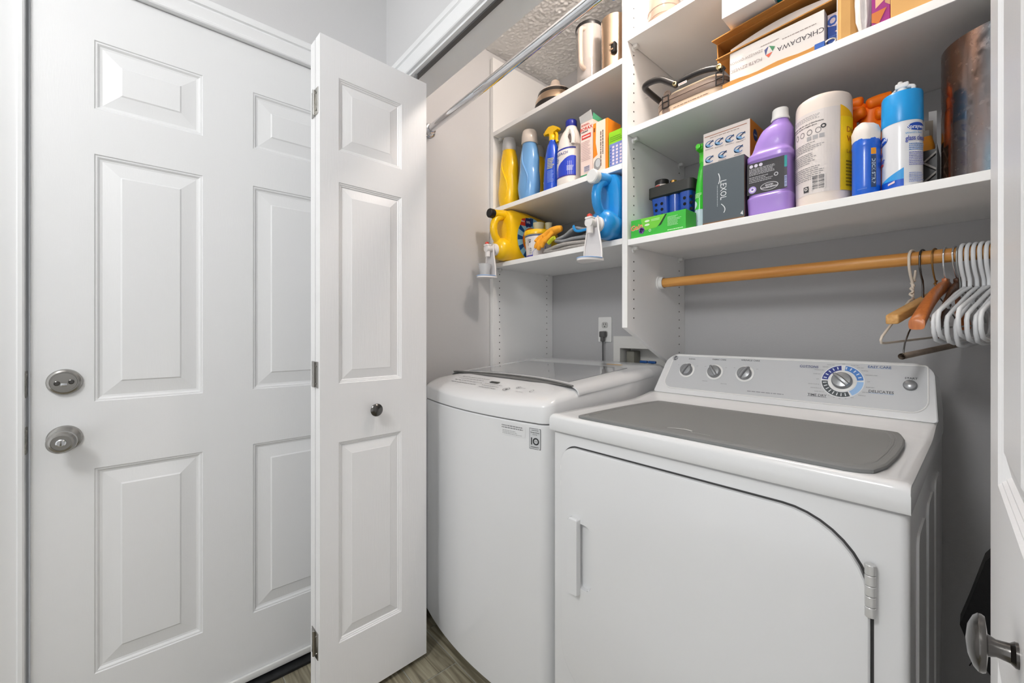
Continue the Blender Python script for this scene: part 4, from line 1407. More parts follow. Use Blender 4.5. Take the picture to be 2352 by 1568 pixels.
def drip_tray(label, loc, cup, m):
    """clear hanging cup holder hooked on the spigot"""
    t = thing('cup_holder', label, 'cup holder', loc)
    b = new_bm()
    prof = [(-0.0200, 0.078), (-0.024, 0.030), (-0.028, 0.010), (-0.034, -0.020), (-0.037, -0.050), (-0.037, -0.066), (0.037, -0.066), (0.037, -0.050), (0.034, -0.020), (0.028, 0.010), (0.024, 0.030), (0.0200, 0.078)]
    arcp = [(0.0150, 0.078), (0.0150, 0.040), (-0.0150, 0.040), (-0.0150, 0.078)]
    prism(b, prof + arcp, FY, 0.0, 0.0035)
    obj('back_plate', b, m, t)
    b = new_bm()
    for s in (-1, 1):
        pts = [(s * 0.020, 0.070), (s * 0.024, 0.030), (s * 0.028, 0.010), (s * 0.034, -0.020), (s * 0.037, -0.050), (s * 0.037, -0.066)]
        tube(b, [(x, -0.002, z) for x, z in pts], 0.0026, 8)
    obj('rim', b, SPIG, t)
    b = new_bm()
    n = 24
    out = [(0.041 * math.cos(PI * i / n + PI), -0.006 + 0.062 * math.sin(PI * i / n + PI)) for i in range(n + 1)]
    poly = [(0.041, 0.003), (-0.041, 0.003)] + out
    loft(b, [[(x, y, z) for x, y in poly] for z in (-0.074, -0.066)])
    obj('tray', b, SPIG, t)
    b = new_bm()
    tube(b, [(x * 0.985, y * 0.985, -0.0655) for x, y in out], 0.0022, 8)
    obj('tray_gasket', b, mat('gasket_blue', (150, 182, 226), 0.4), t)
    if cup:
        c = thing('measuring_cup', 'small clear measuring cup standing in the left cup holder', 'cup', (loc[0], loc[1] - 0.032, loc[2] - 0.0655))
        b = new_bm(); lathe(b, [(0.022, 0), (0.026, 0.045), (0.0275, 0.050), (0.0275, 0.052), (0.0258, 0.052), (0.0208, 0.002), (0, 0.002)], 0, 0, 28, cap0=True, cap1=False); obj('cup_wall', b, CLR, c)
    return t


FROST = clear('frosted_clear', (236, 234, 236), 0.25, 0.72)
drip_tray('clear cup holder hanging from the yellow jug spigot', (YJ[0], YJ[1] - 0.0265, Z1 - 0.010), True, FROST)
drip_tray('clear cup holder hanging from the blue jug spigot', (BJ[0], BJ[1] - 0.0265, Z1 - 0.010), False, FROST)

# powder tub with scoops
t = thing('powder_tub', 'white round powder tub with yellow lid beside the yellow jug', 'tub', (-1.274, 1.278, Z1))
b = new_bm(); lathe(b, [(0.048, 0), (0.051, 0.003), (0.058, 0.098), (0.060, 0.100)], 0, 0, 36); obj('tub', b, mat('tub_white', (228, 224, 222), 0.4), t)
b = new_bm(); lathe(b, [(0.0605, 0.096), (0.0625, 0.098), (0.0625, 0.112), (0.060, 0.116), (0.0, 0.116)], 0, 0, 36); obj('lid', b, YEL, t)
tb_ = Bottle([(0, 0.051, 0.051, 2, 0), (0.1, 0.0585, 0.0585, 2, 0)])
d = Decal(tb_.map(0.055))
d.rect(-0.075, 0.075, 0.004, 0.090, (226, 222, 222), nu=18, nv=2); d.rect(-0.075, 0.075, 0.088, 0.094, (80, 96, 130), nu=18); d.bars(-0.006, 0.012, 0.012, 0.042, (60, 60, 66))
d.text('40', 0.004, 0.068, 0.012, (60, 60, 70), bold=0.02, rot=PI / 2); d.lines(0.05, 0.082, -0.010, -0.002, 2, (150, 140, 120), 0.5, 0.2, 3, rot=True); d.poly([(0.016, 0.004), (0.075, 0.004), (0.075, 0.046), (0.030, 0.034), (0.016, 0.022)], (58, 96, 190)); d.rect(-0.075, 0.016, 0.004, 0.010, (90, 84, 170), nu=8)
d.build('label', t)
for i, (dx_, dy_, rr) in enumerate(((0.0, -0.006, 0.024), (0.050, 0.025, 0.016))):
    c = thing('measuring_scoop', ('larger' if i == 0 else 'smaller') + ' clear measuring scoop on the lid of the powder tub', 'scoop', (-1.274 + dx_ * 0.6, 1.285 + dy_, Z1 + 0.1165))
    b = new_bm(); lathe(b, [(rr * 0.82, 0), (rr, 0.036), (rr + 0.001, 0.038), (rr - 0.001, 0.038), (rr * 0.78, 0.0015), (0, 0.0015)], 0, 0, 22, cap1=False); obj('scoop_wall', b, clear('scoop_clear', (226, 222, 190), 0.15, 0.55), c)


# cloths
def cloth(name, label, loc, m, folds, rz=0.0, edge=None):
    """folds: list of strips (path points in local coordinates, width along y, thickness)"""
    t = thing(name, label, 'cloth', loc, rz)
    for path, wd, th, mm in folds:
        b = new_bm()
        P = smooth_path(path, 2)
        rings = []
        for i, p in enumerate(P):
            tt = ((P[min(i + 1, len(P) - 1)] - P[max(i - 1, 0)])).normalized()
            nn = Vector((0, 1, 0)).cross(tt).normalized()
            w2 = wd * (0.9 + 0.1 * math.sin(i * 0.9)) / 2
            ring = []
            for a in range(14):
                q = 2 * PI * a / 14
                ring.append(p + Vector((0, 1, 0)) * (w2 * math.copysign(abs(math.cos(q)) ** 0.5, math.cos(q))) + nn * (th / 2 * math.copysign(abs(math.sin(q)) ** 0.7, math.sin(q))))
            rings.append(ring)
        loft(b, rings)
        obj('fold', b, mm or m, t, ang=70)
    return t


GREYC = mat('grey_microfibre', (168, 164, 160), 0.95, noise=0.10, nscale=160, bump=0.3, bscale=500)
GREYD = mat('grey_cloth', (150, 152, 156), 0.95, noise=0.08, nscale=160, bump=0.3, bscale=500)
ORNC = mat('orange_cloth', (238, 164, 46), 0.9, noise=0.08, nscale=60, bump=0.2, bscale=300)
BLUC = mat('blue_cloth', (40, 140, 206), 0.9)
cloth('cleaning_cloth', 'light grey folded microfibre cloth at the bottom of the cloth pile', (-1.075, 1.262, Z1), GREYC,
      [([(-0.105, 0, 0.012), (-0.09, 0, 0.020), (0, 0, 0.026), (0.10, 0, 0.020), (0.13, 0, 0.010)], 0.095, 0.018, None),
       ([(-0.110, 0, 0.008), (-0.05, 0, 0.008), (0.04, 0, 0.008), (0.13, 0, 0.007)], 0.10, 0.014, None)])
cloth('cleaning_cloth', 'grey folded cloth with a blue edge on top of the cloth pile', (-1.048, 1.279, Z1 + 0.036), GREYD,
      [([(-0.095, 0, 0.014), (-0.06, 0, 0.008), (0.02, 0, 0.010), (0.12, 0, 0.002)], 0.09, 0.016, None),
       ([(-0.092, 0, 0.018), (-0.05, 0, 0.030), (0.01, 0, 0.052), (0.03, 0, 0.040), (0.12, 0, 0.022)], 0.085, 0.014, None),
       ([(0.006, -0.044, 0.056), (0.014, -0.046, 0.036), (0.035, -0.046, 0.028), (0.07, -0.045, 0.030), (0.12, -0.044, 0.026)], 0.006, 0.010, BLUC)])
# orange glove-like cloth with finger folds
t = thing('cleaning_glove', 'orange cotton glove draped over the front of the grey cloths', 'glove', (-1.182, 1.238, Z1 + 0.007))
b = new_bm()
tube(b, smooth_path([(0.075, 0.002, 0.088), (0.045, -0.002, 0.086), (0.005, 0, 0.076), (-0.01, -0.012, 0.060)]), [0.011, 0.012, 0.013, 0.015, 0.016, 0.017, 0.018, 0.018, 0.018, 0.017, 0.016, 0.015, 0.013, 0.011], 12)
for k, (x0, L, dz) in enumerate(((-0.022, 0.050, 0.0), (-0.006, 0.056, -0.006), (0.012, 0.050, -0.002), (0.028, 0.040, 0.008))):
    tube(b, smooth_path([(x0 + 0.012, -0.008, 0.070 + dz), (x0, -0.024, 0.050 + dz), (x0 - 0.012, -0.030, 0.034 + dz), (x0 - 0.016, -0.030, max(0.011, 0.070 - L + dz))]), [0.0095] * 10 + [0.009, 0.0088, 0.0075, 0.005], 10)
tube(b, smooth_path([(-0.015, 0.0, 0.078), (-0.040, -0.012, 0.066), (-0.046, -0.022, 0.050)]), [0.0085] * 10, 10)
obj('glove_fabric', b, ORNC, t, ang=70)
b = new_bm(); tube(b, smooth_path([(0.035, -0.030, 0.030), (0.055, -0.034, 0.042), (0.070, -0.034, 0.046)]), 0.008, 10); obj('cuff_tab', b, mat('yellow_green_cloth', (200, 204, 40), 0.9), t)

# ------------------------------------------------------------------ top left shelf
STW = mat('warm_steel', (200, 174, 148), 0.22, metal=1.0)
t = thing('mixing_bowl', 'low stainless bowl with dark bands and a cloudy plastic top', 'bowl', (-1.200, 1.305, Z3))
b = new_bm(); lathe(b, [(0.070, 0), (0.080, 0.003), (0.088, 0.022), (0.086, 0.026)], 0, 0, 40); obj('base_ring', b, mat('bowl_black', (44, 38, 34), 0.25), t)
b = new_bm(); lathe(b, [(0.086, 0.024), (0.085, 0.040), (0.076, 0.060), (0.073, 0.062)], 0, 0, 40); obj('bowl_wall', b, STW, t)
b = new_bm(); lathe(b, [(0.074, 0.060), (0.076, 0.064), (0.074, 0.074), (0.070, 0.076)], 0, 0, 40); obj('lid_band', b, mat('bowl_black', (44, 38, 34), 0.25), t)
b = new_bm(); lathe(b, [(0.070, 0.074), (0.066, 0.082), (0.040, 0.094), (0.026, 0.100), (0.022, 0.118), (0.018, 0.132), (0.010, 0.139), (0, 0.140)], 0, 0, 36); obj('plastic_top', b, clear('cloudy_top', (232, 214, 198), 0.25, 0.85), t)

t = thing('blender_jar', 'clear blender jar with black rim and handle on the top left shelf', 'jar', (-0.999, 1.278, Z3))
b = new_bm(); lathe(b, [(0.045, 0.018), (0.046, 0.03), (0.051, 0.225), (0.0505, 0.228), (0.049, 0.226), (0.044, 0.03), (0, 0.026)], 0, 0, 36, cap0=False, cap1=False); obj('jar_wall', b, clear('jar_clear', (206, 200, 196), 0.06, 0.42), t)
b = new_bm(); lathe(b, [(0.047, 0.0), (0.047, 0.016), (0.045, 0.020), (0, 0.020)], 0, 0, 36); obj('base', b, mat('dark_base', (58, 54, 52), 0.35), t)
b = new_bm(); lathe(b, [(0.0515, 0.222), (0.0525, 0.226), (0.0525, 0.233), (0.050, 0.236), (0.048, 0.234), (0.048, 0.226)], 0, 0, 36, cap0=False, cap1=False); obj('rim', b, BLACKP, t)
b = new_bm(); lathe(b, [(0.040, 0.10), (0.044, 0.22), (0.043, 0.22), (0.039, 0.10)], 0, 0, 32, cap0=True, cap1=False); obj('steel_liner', b, STW, t)
b = new_bm(); tube(b, smooth_path([(0.012, -0.046, 0.205), (0.012, -0.066, 0.200), (0.012, -0.068, 0.165), (0.012, -0.066, 0.085), (0.012, -0.062, 0.060), (0.012, -0.044, 0.058)]), 0.0085, 12); obj('handle', b, clear('handle_clear', (226, 206, 190), 0.08, 0.6), t)

t = thing('steel_canister', 'stainless canister with black clip next to the divider on top', 'canister', (-0.872, 1.262, Z3))
b = new_bm(); lathe(b, [(0.044, 0), (0.046, 0.003), (0.047, 0.17), (0.048, 0.176), (0.048, 0.182), (0.046, 0.184), (0.045, 0.182), (0.044, 0.02), (0, 0.02)], 0, 0, 40, cap1=False); obj('canister_wall', b, STW, t)
b = new_bm(); box(b, 0.018, 0.036, -0.052, -0.034, 0.040, 0.074, 0.003)
o = obj('clip', b, BLACKP, t)
b = new_bm(); box(b, 0.014, 0.030, -0.055, -0.050, 0.066, 0.071, 0.001); box(b, 0.014, 0.030, -0.055, -0.050, 0.046, 0.051, 0.001); obj('clip_wire', b, STW, o)

# glass jar on the top right shelf
t = thing('glass_jar', 'glass jar with dark bottom on the top right shelf', 'jar', (-0.690, 1.275, R3))
b = new_bm(); lathe(b, [(0.044, 0.0), (0.049, 0.004), (0.050, 0.020), (0.052, 0.021), (0.052, 0.025), (0.050, 0.026), (0.050, 0.045), (0.052, 0.046), (0.052, 0.050), (0.050, 0.051), (0.048, 0.150), (0.036, 0.168), (0.036, 0.19)], 0, 0, 36); obj('jar_wall', b, clear('brown_glass', (150, 128, 112), 0.05, 0.75), t)
b = new_bm(); lathe(b, [(0.046, 0.003), (0.047, 0.022), (0, 0.024)], 0, 0, 30); obj('contents', b, mat('jar_contents', (88, 76, 68), 0.6), t)

# ------------------------------------------------------------------ middle right shelf
# hinged cooker with folding handle
t = thing('sandwich_cooker', 'beige hinged cooker with black folding handle on the middle right shelf', 'cooker', (-0.590, 1.330, R2))
BEI = mat('beige_plastic', (200, 178, 154), 0.4); BRN = mat('taupe_plastic', (126, 108, 96), 0.4)


def shell(levels, p=5):
    b = new_bm()
    loft(b, [sup(dx_, dy_, z, a, c, p, 44) for z, a, c, dx_, dy_ in levels])
    return b


obj('lower_shell', shell([(0.0, 0.100, 0.096, 0, 0), (0.004, 0.107, 0.103, 0, 0), (0.022, 0.110, 0.105, 0, 0), (0.026, 0.109, 0.104, 0, 0)]), BEI, t)
obj('band', shell([(0.026, 0.111, 0.106, 0, 0), (0.028, 0.112, 0.107, 0, 0), (0.041, 0.112, 0.107, 0, 0), (0.0415, 0.110, 0.105, 0, 0), (0.043, 0.110, 0.105, 0, 0), (0.0435, 0.112, 0.107, 0, 0), (0.056, 0.110, 0.105, 0, 0)]), BRN, t)
obj('upper_shell', shell([(0.056, 0.108, 0.103, 0, 0), (0.066, 0.102, 0.097, 0, 0.003), (0.080, 0.088, 0.084, 0, 0.008), (0.092, 0.066, 0.062, 0, 0.012), (0.099, 0.036, 0.034, 0, 0.014), (0.101, 0.006, 0.006, 0, 0.014)]), BEI, t, ang=50)
HB = mat('handle_black', (36, 34, 34), 0.3)
b = new_bm()
tube(b, smooth_path([(0.104, -0.098, 0.062), (0.098, -0.104, 0.072), (0.050, -0.106, 0.086), (-0.010, -0.108, 0.086), (-0.034, -0.108, 0.078)]), 0.0085, 12)
obj('handle_arm', b, HB, t, ang=60)
b = new_bm()
tube(b, smooth_path([(-0.030, -0.108, 0.078), (-0.055, -0.108, 0.098), (-0.085, -0.108, 0.122), (-0.125, -0.108, 0.128), (-0.148, -0.100, 0.126), (-0.150, -0.06, 0.124), (-0.148, 0.02, 0.118), (-0.140, 0.07, 0.108), (-0.09, 0.075, 0.090)]), 0.0095, 12)
obj('handle_loop', b, HB, t, ang=60)
for x, z, r in ((-0.032, 0.079, 0.0065), (0.099, 0.068, 0.0075)):
    b = new_bm(); lathe(b, [(r, -0.110), (r, -0.119), (r * 0.6, -0.120), (r * 0.5, -0.117), (0, -0.117)], x, z, 18, 'Y'); obj('pivot', b, mat('brass_bolt', (196, 182, 140), 0.25, metal=1.0), t)
for x in (-0.066, 0.098):
    b = new_bm()
    for z in (0.022, 0.040, 0.058): box(b, x - 0.010, x + 0.010, -0.1115, -0.108, z - 0.0012, z + 0.0012)
    for xx in (x - 0.010, x + 0.010): box(b, xx - 0.0012, xx + 0.0012, -0.1115, -0.108, 0.021, 0.059)
    obj('latch', b, HB, t)
for z, yy in ((0.013, -0.1055), (0.068, -0.097)):
    b = new_bm(); lathe(b, [(0.012, yy), (0.012, yy - 0.003), (0.009, yy - 0.0032), (0.009, yy - 0.002), (0, yy - 0.002)], -0.066, z, 22, 'Y'); obj('foot_pad', b, BRN, t)
d = Decal(plane_map((0, -0.1052, 0), (1, 0, 0), (0, 0, 1))); d.lines(-0.042, 0.066, 0.012, 0.015, 1, (110, 84, 70), 0.7, 0.0, 3); d.build('caption', t)['kind'] = 'stuff'
d = Decal(plane_map((0, -0.117, 0), (1, 0, 0), (0, 0, 1))); d.rect(-0.020, 0.006, 0.066, 0.073, (232, 226, 222)); d.lines(-0.018, 0.004, 0.068, 0.071, 1, (206, 90, 70), 0.8, 0.0, 3); d.build('sticker', t)

# white flat box lettered upside down, in front of the mailer
t, hw, hd = carton('paper_box', 'flat white box with upside-down lettering on the middle right shelf', 'box', -0.467, -0.251, 1.226, 1.330, R2 + 0.0135, 0.084, WHITEP)
d = Decal(plane_map((0, -hd, 0), (1, 0, 0), (0, 0, 1)))
G_ = (92, 84, 88)
d.text('CHKADAWA', 0.058, 0.036, 0.0125, (60, 54, 62), rot=PI, sx=0.95); d.lines(0.020, 0.092, 0.056, 0.059, 1, (150, 136, 132), 0.7, 0.0, 4)
d.poly([(-0.018, 0.050), (-0.002, 0.050), (-0.010, 0.034)], WHITEP)
d.poly([(-0.021, 0.050), (-0.011, 0.056), (-0.018, 0.034)], (70, 78, 132)); d.poly([(0.004, 0.048), (-0.010, 0.056), (-0.002, 0.038)], (64, 140, 96)); d.poly([(-0.018, 0.035), (-0.002, 0.037), (-0.011, 0.026)], (224, 96, 66))
d.lines(-0.030, 0.012, 0.062, 0.065, 1, (170, 156, 150), 0.7, 0.0, 5)
d.text('FCATB ZZWESC', -0.066, 0.030, 0.0085, (156, 140, 136), rot=PI, sx=0.9); d.text('ZZWVZZW QWWOX', -0.066, 0.052, 0.0068, (160, 146, 142), rot=PI, sx=0.85)
d.build('front_print', t)
fl = thing('cardboard_flap', 'torn brown cardboard strip under the white lettered box', 'cardboard', (-0.36, 1.225, R2))
b = new_bm(); loft(b, [[(x, y, z) for y, z in ((-0.010, 0.0005), (-0.010, 0.0125 + 0.0022 * math.sin(k * 1.3)), (0.10, 0.0125), (0.10, 0.0005))] for k, x in enumerate([-0.122 + 0.225 * i / 10 for i in range(11)])]); obj('strip', b, CARD, fl)

# brown mailer lying open towards the front
mr = thing('mailer_box', 'open brown cardboard mailer with booklets on the middle right shelf', 'box', (-0.36, 1.245, R2 + 0.1060))
mr.rotation_euler = (0, math.radians(-2.5), 0)
b = new_bm()
box(b, -0.148, 0.150, 0.0, 0.24, 0.0, 0.003); box(b, -0.148, 0.150, 0.0, 0.24, 0.052, 0.055)
box(b, -0.148, -0.145, 0.0, 0.24, 0.003, 0.052); box(b, 0.147, 0.150, 0.0, 0.24, 0.003, 0.052); box(b, -0.145, 0.147, 0.237, 0.24, 0.003, 0.052)
obj('carton', b, CARD, mr)
b = new_bm(); loft(b, [[(-0.148, 0, 0.055), (0.15, 0, 0.055), (0.15, 0, 0.058), (-0.148, 0, 0.058)], [(-0.150, -0.030, 0.050), (0.15, -0.028, 0.056), (0.15, -0.028, 0.059), (-0.150, -0.030, 0.053)]]); obj('top_flap', b, CARD, mr)
b = new_bm(); loft(b, [[(-0.140, 0, -0.001), (0.15, 0, -0.001), (0.15, 0, 0.002), (-0.140, 0, 0.002)], [(-0.142, -0.026, -0.006), (0.15, -0.020, -0.003), (0.15, -0.020, 0.0), (-0.142, -0.026, -0.003)]]); obj('bottom_flap', b, CARD, mr)
bk = thing('booklet', 'white booklet with yellow edge sticking out of the brown mailer', 'booklet', (-0.350, 1.266, R2 + 0.1125))
b = new_bm()
N_ = 14
loft(b, [[(-0.125 + 0.25 * i / N_, -0.012, 0.0085 + z) for z in (0.0, 0.010 + 0.014 * math.sin(PI * i / N_))] + [(-0.125 + 0.25 * i / N_, 0.18, 0.0085 + z) for z in (0.010, 0.0)] for i in range(N_ + 1)])
obj('pages', b, WHITEP, bk)
b = new_bm(); box(b, -0.125, 0.125, -0.0135, 0.18, 0.0045, 0.0085); obj('cover', b, mat('yellow_cover', (226, 186, 40), 0.5), bk)
bk.rotation_euler = (0, math.radians(-2.5), 0)

t, hw, hd = carton('white_box', 'small plain white box perched on top of the brown mailer', 'box', -0.467, -0.352, 1.172, 1.258, R2 + 0.1680, 0.105, mat('gloss_white_card', (238, 238, 240), 0.35))
t = thing('teal_pouch', 'teal pouch beside the small white box on the mailer', 'pouch', (-0.322, 1.228, R2 + 0.1672))
b = new_bm(); loft(b, [sup(0, 0, z, a, c, 2.6, 26) for z, a, c in ((0, 0.018, 0.012), (0.006, 0.028, 0.020), (0.05, 0.030, 0.022), (0.085, 0.028, 0.012), (0.105, 0.029, 0.003))]); obj('pouch_body', b, mat('teal_film', (0, 134, 146), 0.25), t)
d = Decal(plane_map((0, -0.0215, 0), (1, 0, 0), (0, 0, 1))); d.text('ao', 0.0, 0.022, 0.012, (220, 236, 236), bold=0.03); d.build('lettering', t)

t, hw, hd = carton('blue_box', 'blue and white box lettered OH beside the white lettered box', 'box', -0.2495, -0.2085, 1.250, 1.400, R2, 0.092, mat('box_blue', (30, 74, 164), 0.5))
d = Decal(plane_map((0, -hd, 0), (1, 0, 0), (0, 0, 1)))
d.poly([(-hw, 0.092), (hw, 0.092), (hw, 0.052), (-hw, 0.064)], (222, 206, 214)); d.text('OH', -0.002, 0.072, 0.022, (34, 84, 176), bold=0.04, rot=-0.35, sx=0.8)
d.lines(-hw + 0.003, hw - 0.004, 0.014, 0.040, 4, (84, 120, 190), 0.35, 0.3, 4); d.poly([(-0.006, 0.046), (0.004, 0.050), (0.002, 0.040)], (236, 206, 196)); d.build('front_print', t)
t, hw, hd = carton('small_blue_packet', 'tiny blue packet lying at the shelf edge beside the white lettered box', 'packet', -0.2675, -0.2475, 1.211, 1.225, R2, 0.0130, mat('packet_blue', (24, 88, 176), 0.4))
t = thing('key_clip', 'small silver clip lying at the edge of the middle right shelf', 'clip', (-0.238, 1.221, R2))
b = new_bm(); tube(b, [(0.010 * math.cos(a), 0.0, 0.0090 + 0.0068 * math.sin(a)) for a in [2 * PI * i / 16 for i in range(16)]], 0.0019, 8, closed=True); obj('clip_loop', b, STEEL, t)

t = thing('cardboard_sheet', 'folded brown cardboard sheet standing beside the blue and white box', 'cardboard', (-0.206, 1.225, R2))
b = new_bm()
loft(b, [[(-0.019, 0.0, z), (-0.012, -0.003, z), (0.004, 0.002, z), (0.016, 0.018, z), (0.018, 0.020, z), (0.016, 0.024, z), (0.002, 0.008, z), (-0.013, 0.003, z)] for z in (0.0, 0.05, 0.15)]); obj('sheet', b, KRAFT, t)
b = new_bm(); box(b, -0.0205, -0.0188, -0.001, 0.002, 0, 0.15); obj('torn_edge', b, WHITEP, t)
t = thing('plastic_bag', 'crumpled clear white plastic bag beside the purple box', 'bag', (-0.179, 1.238, R2))
b = new_bm()
rr_ = random.Random(3)
loft(b, [[((0.0145 * sc_) * math.cos(2 * PI * i / 24) * (1 + 0.16 * math.sin(5 * 2 * PI * i / 24 + z * 40)), -0.004 + 0.016 * sc_ * math.sin(2 * PI * i / 24) * (1 + 0.2 * math.cos(7 * 2 * PI * i / 24)), z) for i in range(24)] for z, sc_ in ((0, 0.35), (0.008, 0.6), (0.03, 0.95), (0.07, 1.0), (0.11, 1.0), (0.14, 0.8))])
obj('bag_film', b, mat('bag_film', (226, 222, 222), 0.2, noise=0.12, nscale=60, stretch=(6, 6, 0.6)), t)
t, hw, hd = carton('purple_box', 'purple patterned box between plastic bag and tan envelope', 'box', -0.1635, -0.1325, 1.222, 1.330, R2, 0.13, mat('box_purple', (150, 20, 120), 0.5))
d = Decal(plane_map((0, -hd, 0), (1, 0, 0), (0, 0, 1)))
d.poly([(-0.009, 0.12), (0.006, 0.12), (0.006, 0.052), (-0.009, 0.040)], (222, 180, 140)); d.text('N', -0.002, 0.075, 0.010, (90, 60, 50), bold=0.02); d.poly([(0.007, 0.045), (hw, 0.036), (hw, 0.085), (0.007, 0.085)], (196, 152, 110)); d.disc(0.011, 0.058, 0.004, (90, 44, 40)); d.poly([(-hw, 0.012), (-hw + 0.012, 0.004), (0.010, 0.034), (-hw, 0.032)], (196, 110, 40))
d.build('front_print', t)
carton('tan_envelope', 'thick plain tan envelope standing right of the purple box', 'envelope', -0.1315, -0.052, 1.218, 1.300, R2, 0.16, KRAFT)

# ------------------------------------------------------------------ bottom right shelf
# green dryer sheet box with torn flap
t, hw, hd = carton('dryer_sheet_box', 'low green dryer sheet box at the left front of the lowest right shelf', 'box', -0.776, -0.588, 1.216, 1.284, R1, 0.060, mat('box_green', (62, 186, 62), 0.5))
d = Decal(plane_map((0, -hd, 0), (1, 0, 0), (0, 0, 1)))
d.poly([(-0.058, 0.060), (0.030, 0.058), (0.012, 0.036), (-0.002, 0.022), (-0.044, 0.020), (-0.052, 0.038)], (116, 208, 62))
d.poly([(-0.044, 0.0195), (-0.002, 0.0215), (-0.012, 0.012), (-0.034, 0.011)], (70, 190, 70))
d.poly([(0.028, 0.058), (0.034, 0.058), (0.014, 0.028), (0.004, 0.024)], (30, 60, 30))
d.text('Gain', -0.0735, 0.0352, 0.0165, (246, 240, 226), bold=0.02, rot=0.12, shear=0.15); d.text('Gain', -0.074, 0.036, 0.0165, (232, 104, 40), bold=0.012, rot=0.12, shear=0.15)
for k in range(6): d.disc(-0.054 + 0.006 * math.cos(k), 0.021 + 0.006 * math.sin(k), 0.005, (130, 84, 170) if k % 2 else (96, 60, 150), n=12, up=False)
d.layer += 1
for z in (0.036, 0.048): d.disc(-0.034, z, 0.009, (226, 244, 214), rv=0.0035, n=14, up=False)
d.layer += 1
d.lines(-0.020, 0.012, 0.044, 0.052, 2, (200, 240, 180), 0.5, 0.3, 4); d.disc(-0.024, 0.0165, 0.004, (224, 246, 220), inner=0.6, n=14)
d.lines(0.036, 0.080, 0.018, 0.048, 8, (186, 236, 186), 0.4, 0.4, 5); d.lines(0.036, 0.090, 0.004, 0.008, 1, (206, 244, 200), 0.6, 0.1, 6)
d.build('front_print', t)

# blue caddy
CBL = mat('caddy_blue', (28, 78, 178), 0.25, coat=0.3)
t = thing('cleaning_caddy', 'blue perforated caddy with black rim behind the green box', 'caddy', (-0.675, 1.352, R1))
for x0, x1 in ((-0.084, -0.022), (0.016, 0.058)):
    b = new_bm()
    loft(b, [[(a, c, z) for a, c in rrect(x0 - g * (1 if x0 < 0 else 0.0), x1 + g * (1 if x0 > 0 else 0.0), -0.042 - g, 0.042 + g, 0.012, 4)] for z, g in ((0.0, -0.012), (0.003, -0.010), (0.150, 0.0))])
    o = obj('cell', b, CBL, t)
    b = new_bm()
    for i in range(2):
        for j in range(6):
            xx = x0 + 0.020 + 0.021 * i; z = 0.030 + 0.019 * j
            yy = -0.042 + 0.0105 * (1 - z / 0.15)
            lathe(b, [(0.0052, yy + 0.001), (0.0052, yy - 0.0008)], xx, z, 14, 'Y')
    obj('perforation', b, mat('hole_black', (8, 10, 18), 0.8), o)['kind'] = 'stuff'
b = new_bm(); lathe(b, [(0.020, 0.0), (0.0225, 0.15)], -0.003, -0.019, 24); obj('pillar', b, CBL, t, ang=60)
b = new_bm()
RO = rrect(-0.092, 0.065, -0.050, 0.050, 0.016, 5); RI = rrect(-0.080, 0.055, -0.040, 0.040, 0.010, 5)
loft(b, [[(a, c, 0.146) for a, c in RI], [(a, c, 0.150) for a, c in RO], [(a, c, 0.184) for a, c in RO], [(a * 0.97, c * 0.97, 0.184) for a, c in RO], [(a * 0.97, c * 0.97, 0.152) for a, c in RO]], False, False)
obj('rim', b, mat('caddy_black', (52, 52, 50), 0.5), t)
b = new_bm(); loft(b, [[(0.010, -0.046, 0.153), (0.060, -0.046, 0.153), (0.060, 0.046, 0.153), (0.010, 0.046, 0.153)], [(0.010, 0.030, 0.182), (0.060, 0.030, 0.205), (0.060, 0.046, 0.205), (0.010, 0.046, 0.182)]]); obj('handle_bar', b, BLACKP, t)
c = thing('polish_tin', 'small black and white tin standing in the blue caddy', 'tin', (-0.735, 1.344, R1 + 0.1530))
b = new_bm(); lathe(b, [(0.022, 0), (0.0225, 0.002), (0.0225, 0.046)], 0, 0, 28); obj('tin_body', b, mat('tin_white', (226, 214, 206), 0.4), c)
b = new_bm(); lathe(b, [(0.0235, 0.044), (0.0235, 0.058), (0.022, 0.061), (0, 0.061)], 0, 0, 28); obj('lid', b, BLACKP, c)
d = Decal(Bottle([(0, 0.0226, 0.0226, 2, 0), (0.2, 0.0226, 0.0226, 2, 0)]).map(0.0226)); d.rect(-0.02, 0.004, 0.030, 0.042, (214, 70, 60), nu=6); d.build('band_print', c)
c = thing('brass_cap_bottle', 'slim bottle with a brass cap standing in the blue caddy', 'bottle', (-0.696, 1.350, R1 + 0.1530))
b = new_bm(); lathe(b, [(0.010, 0), (0.011, 0.002), (0.011, 0.036), (0.010, 0.040)], 0, 0, 24); obj('bottle_body', b, mat('amber_dark', (70, 48, 30), 0.2), c)
b = new_bm(); lathe(b, [(0.0112, 0.038), (0.0112, 0.050), (0.010, 0.053), (0, 0.054)], 0, 0, 24); obj('cap', b, mat('brass', (226, 176, 104), 0.25, metal=1.0), c)

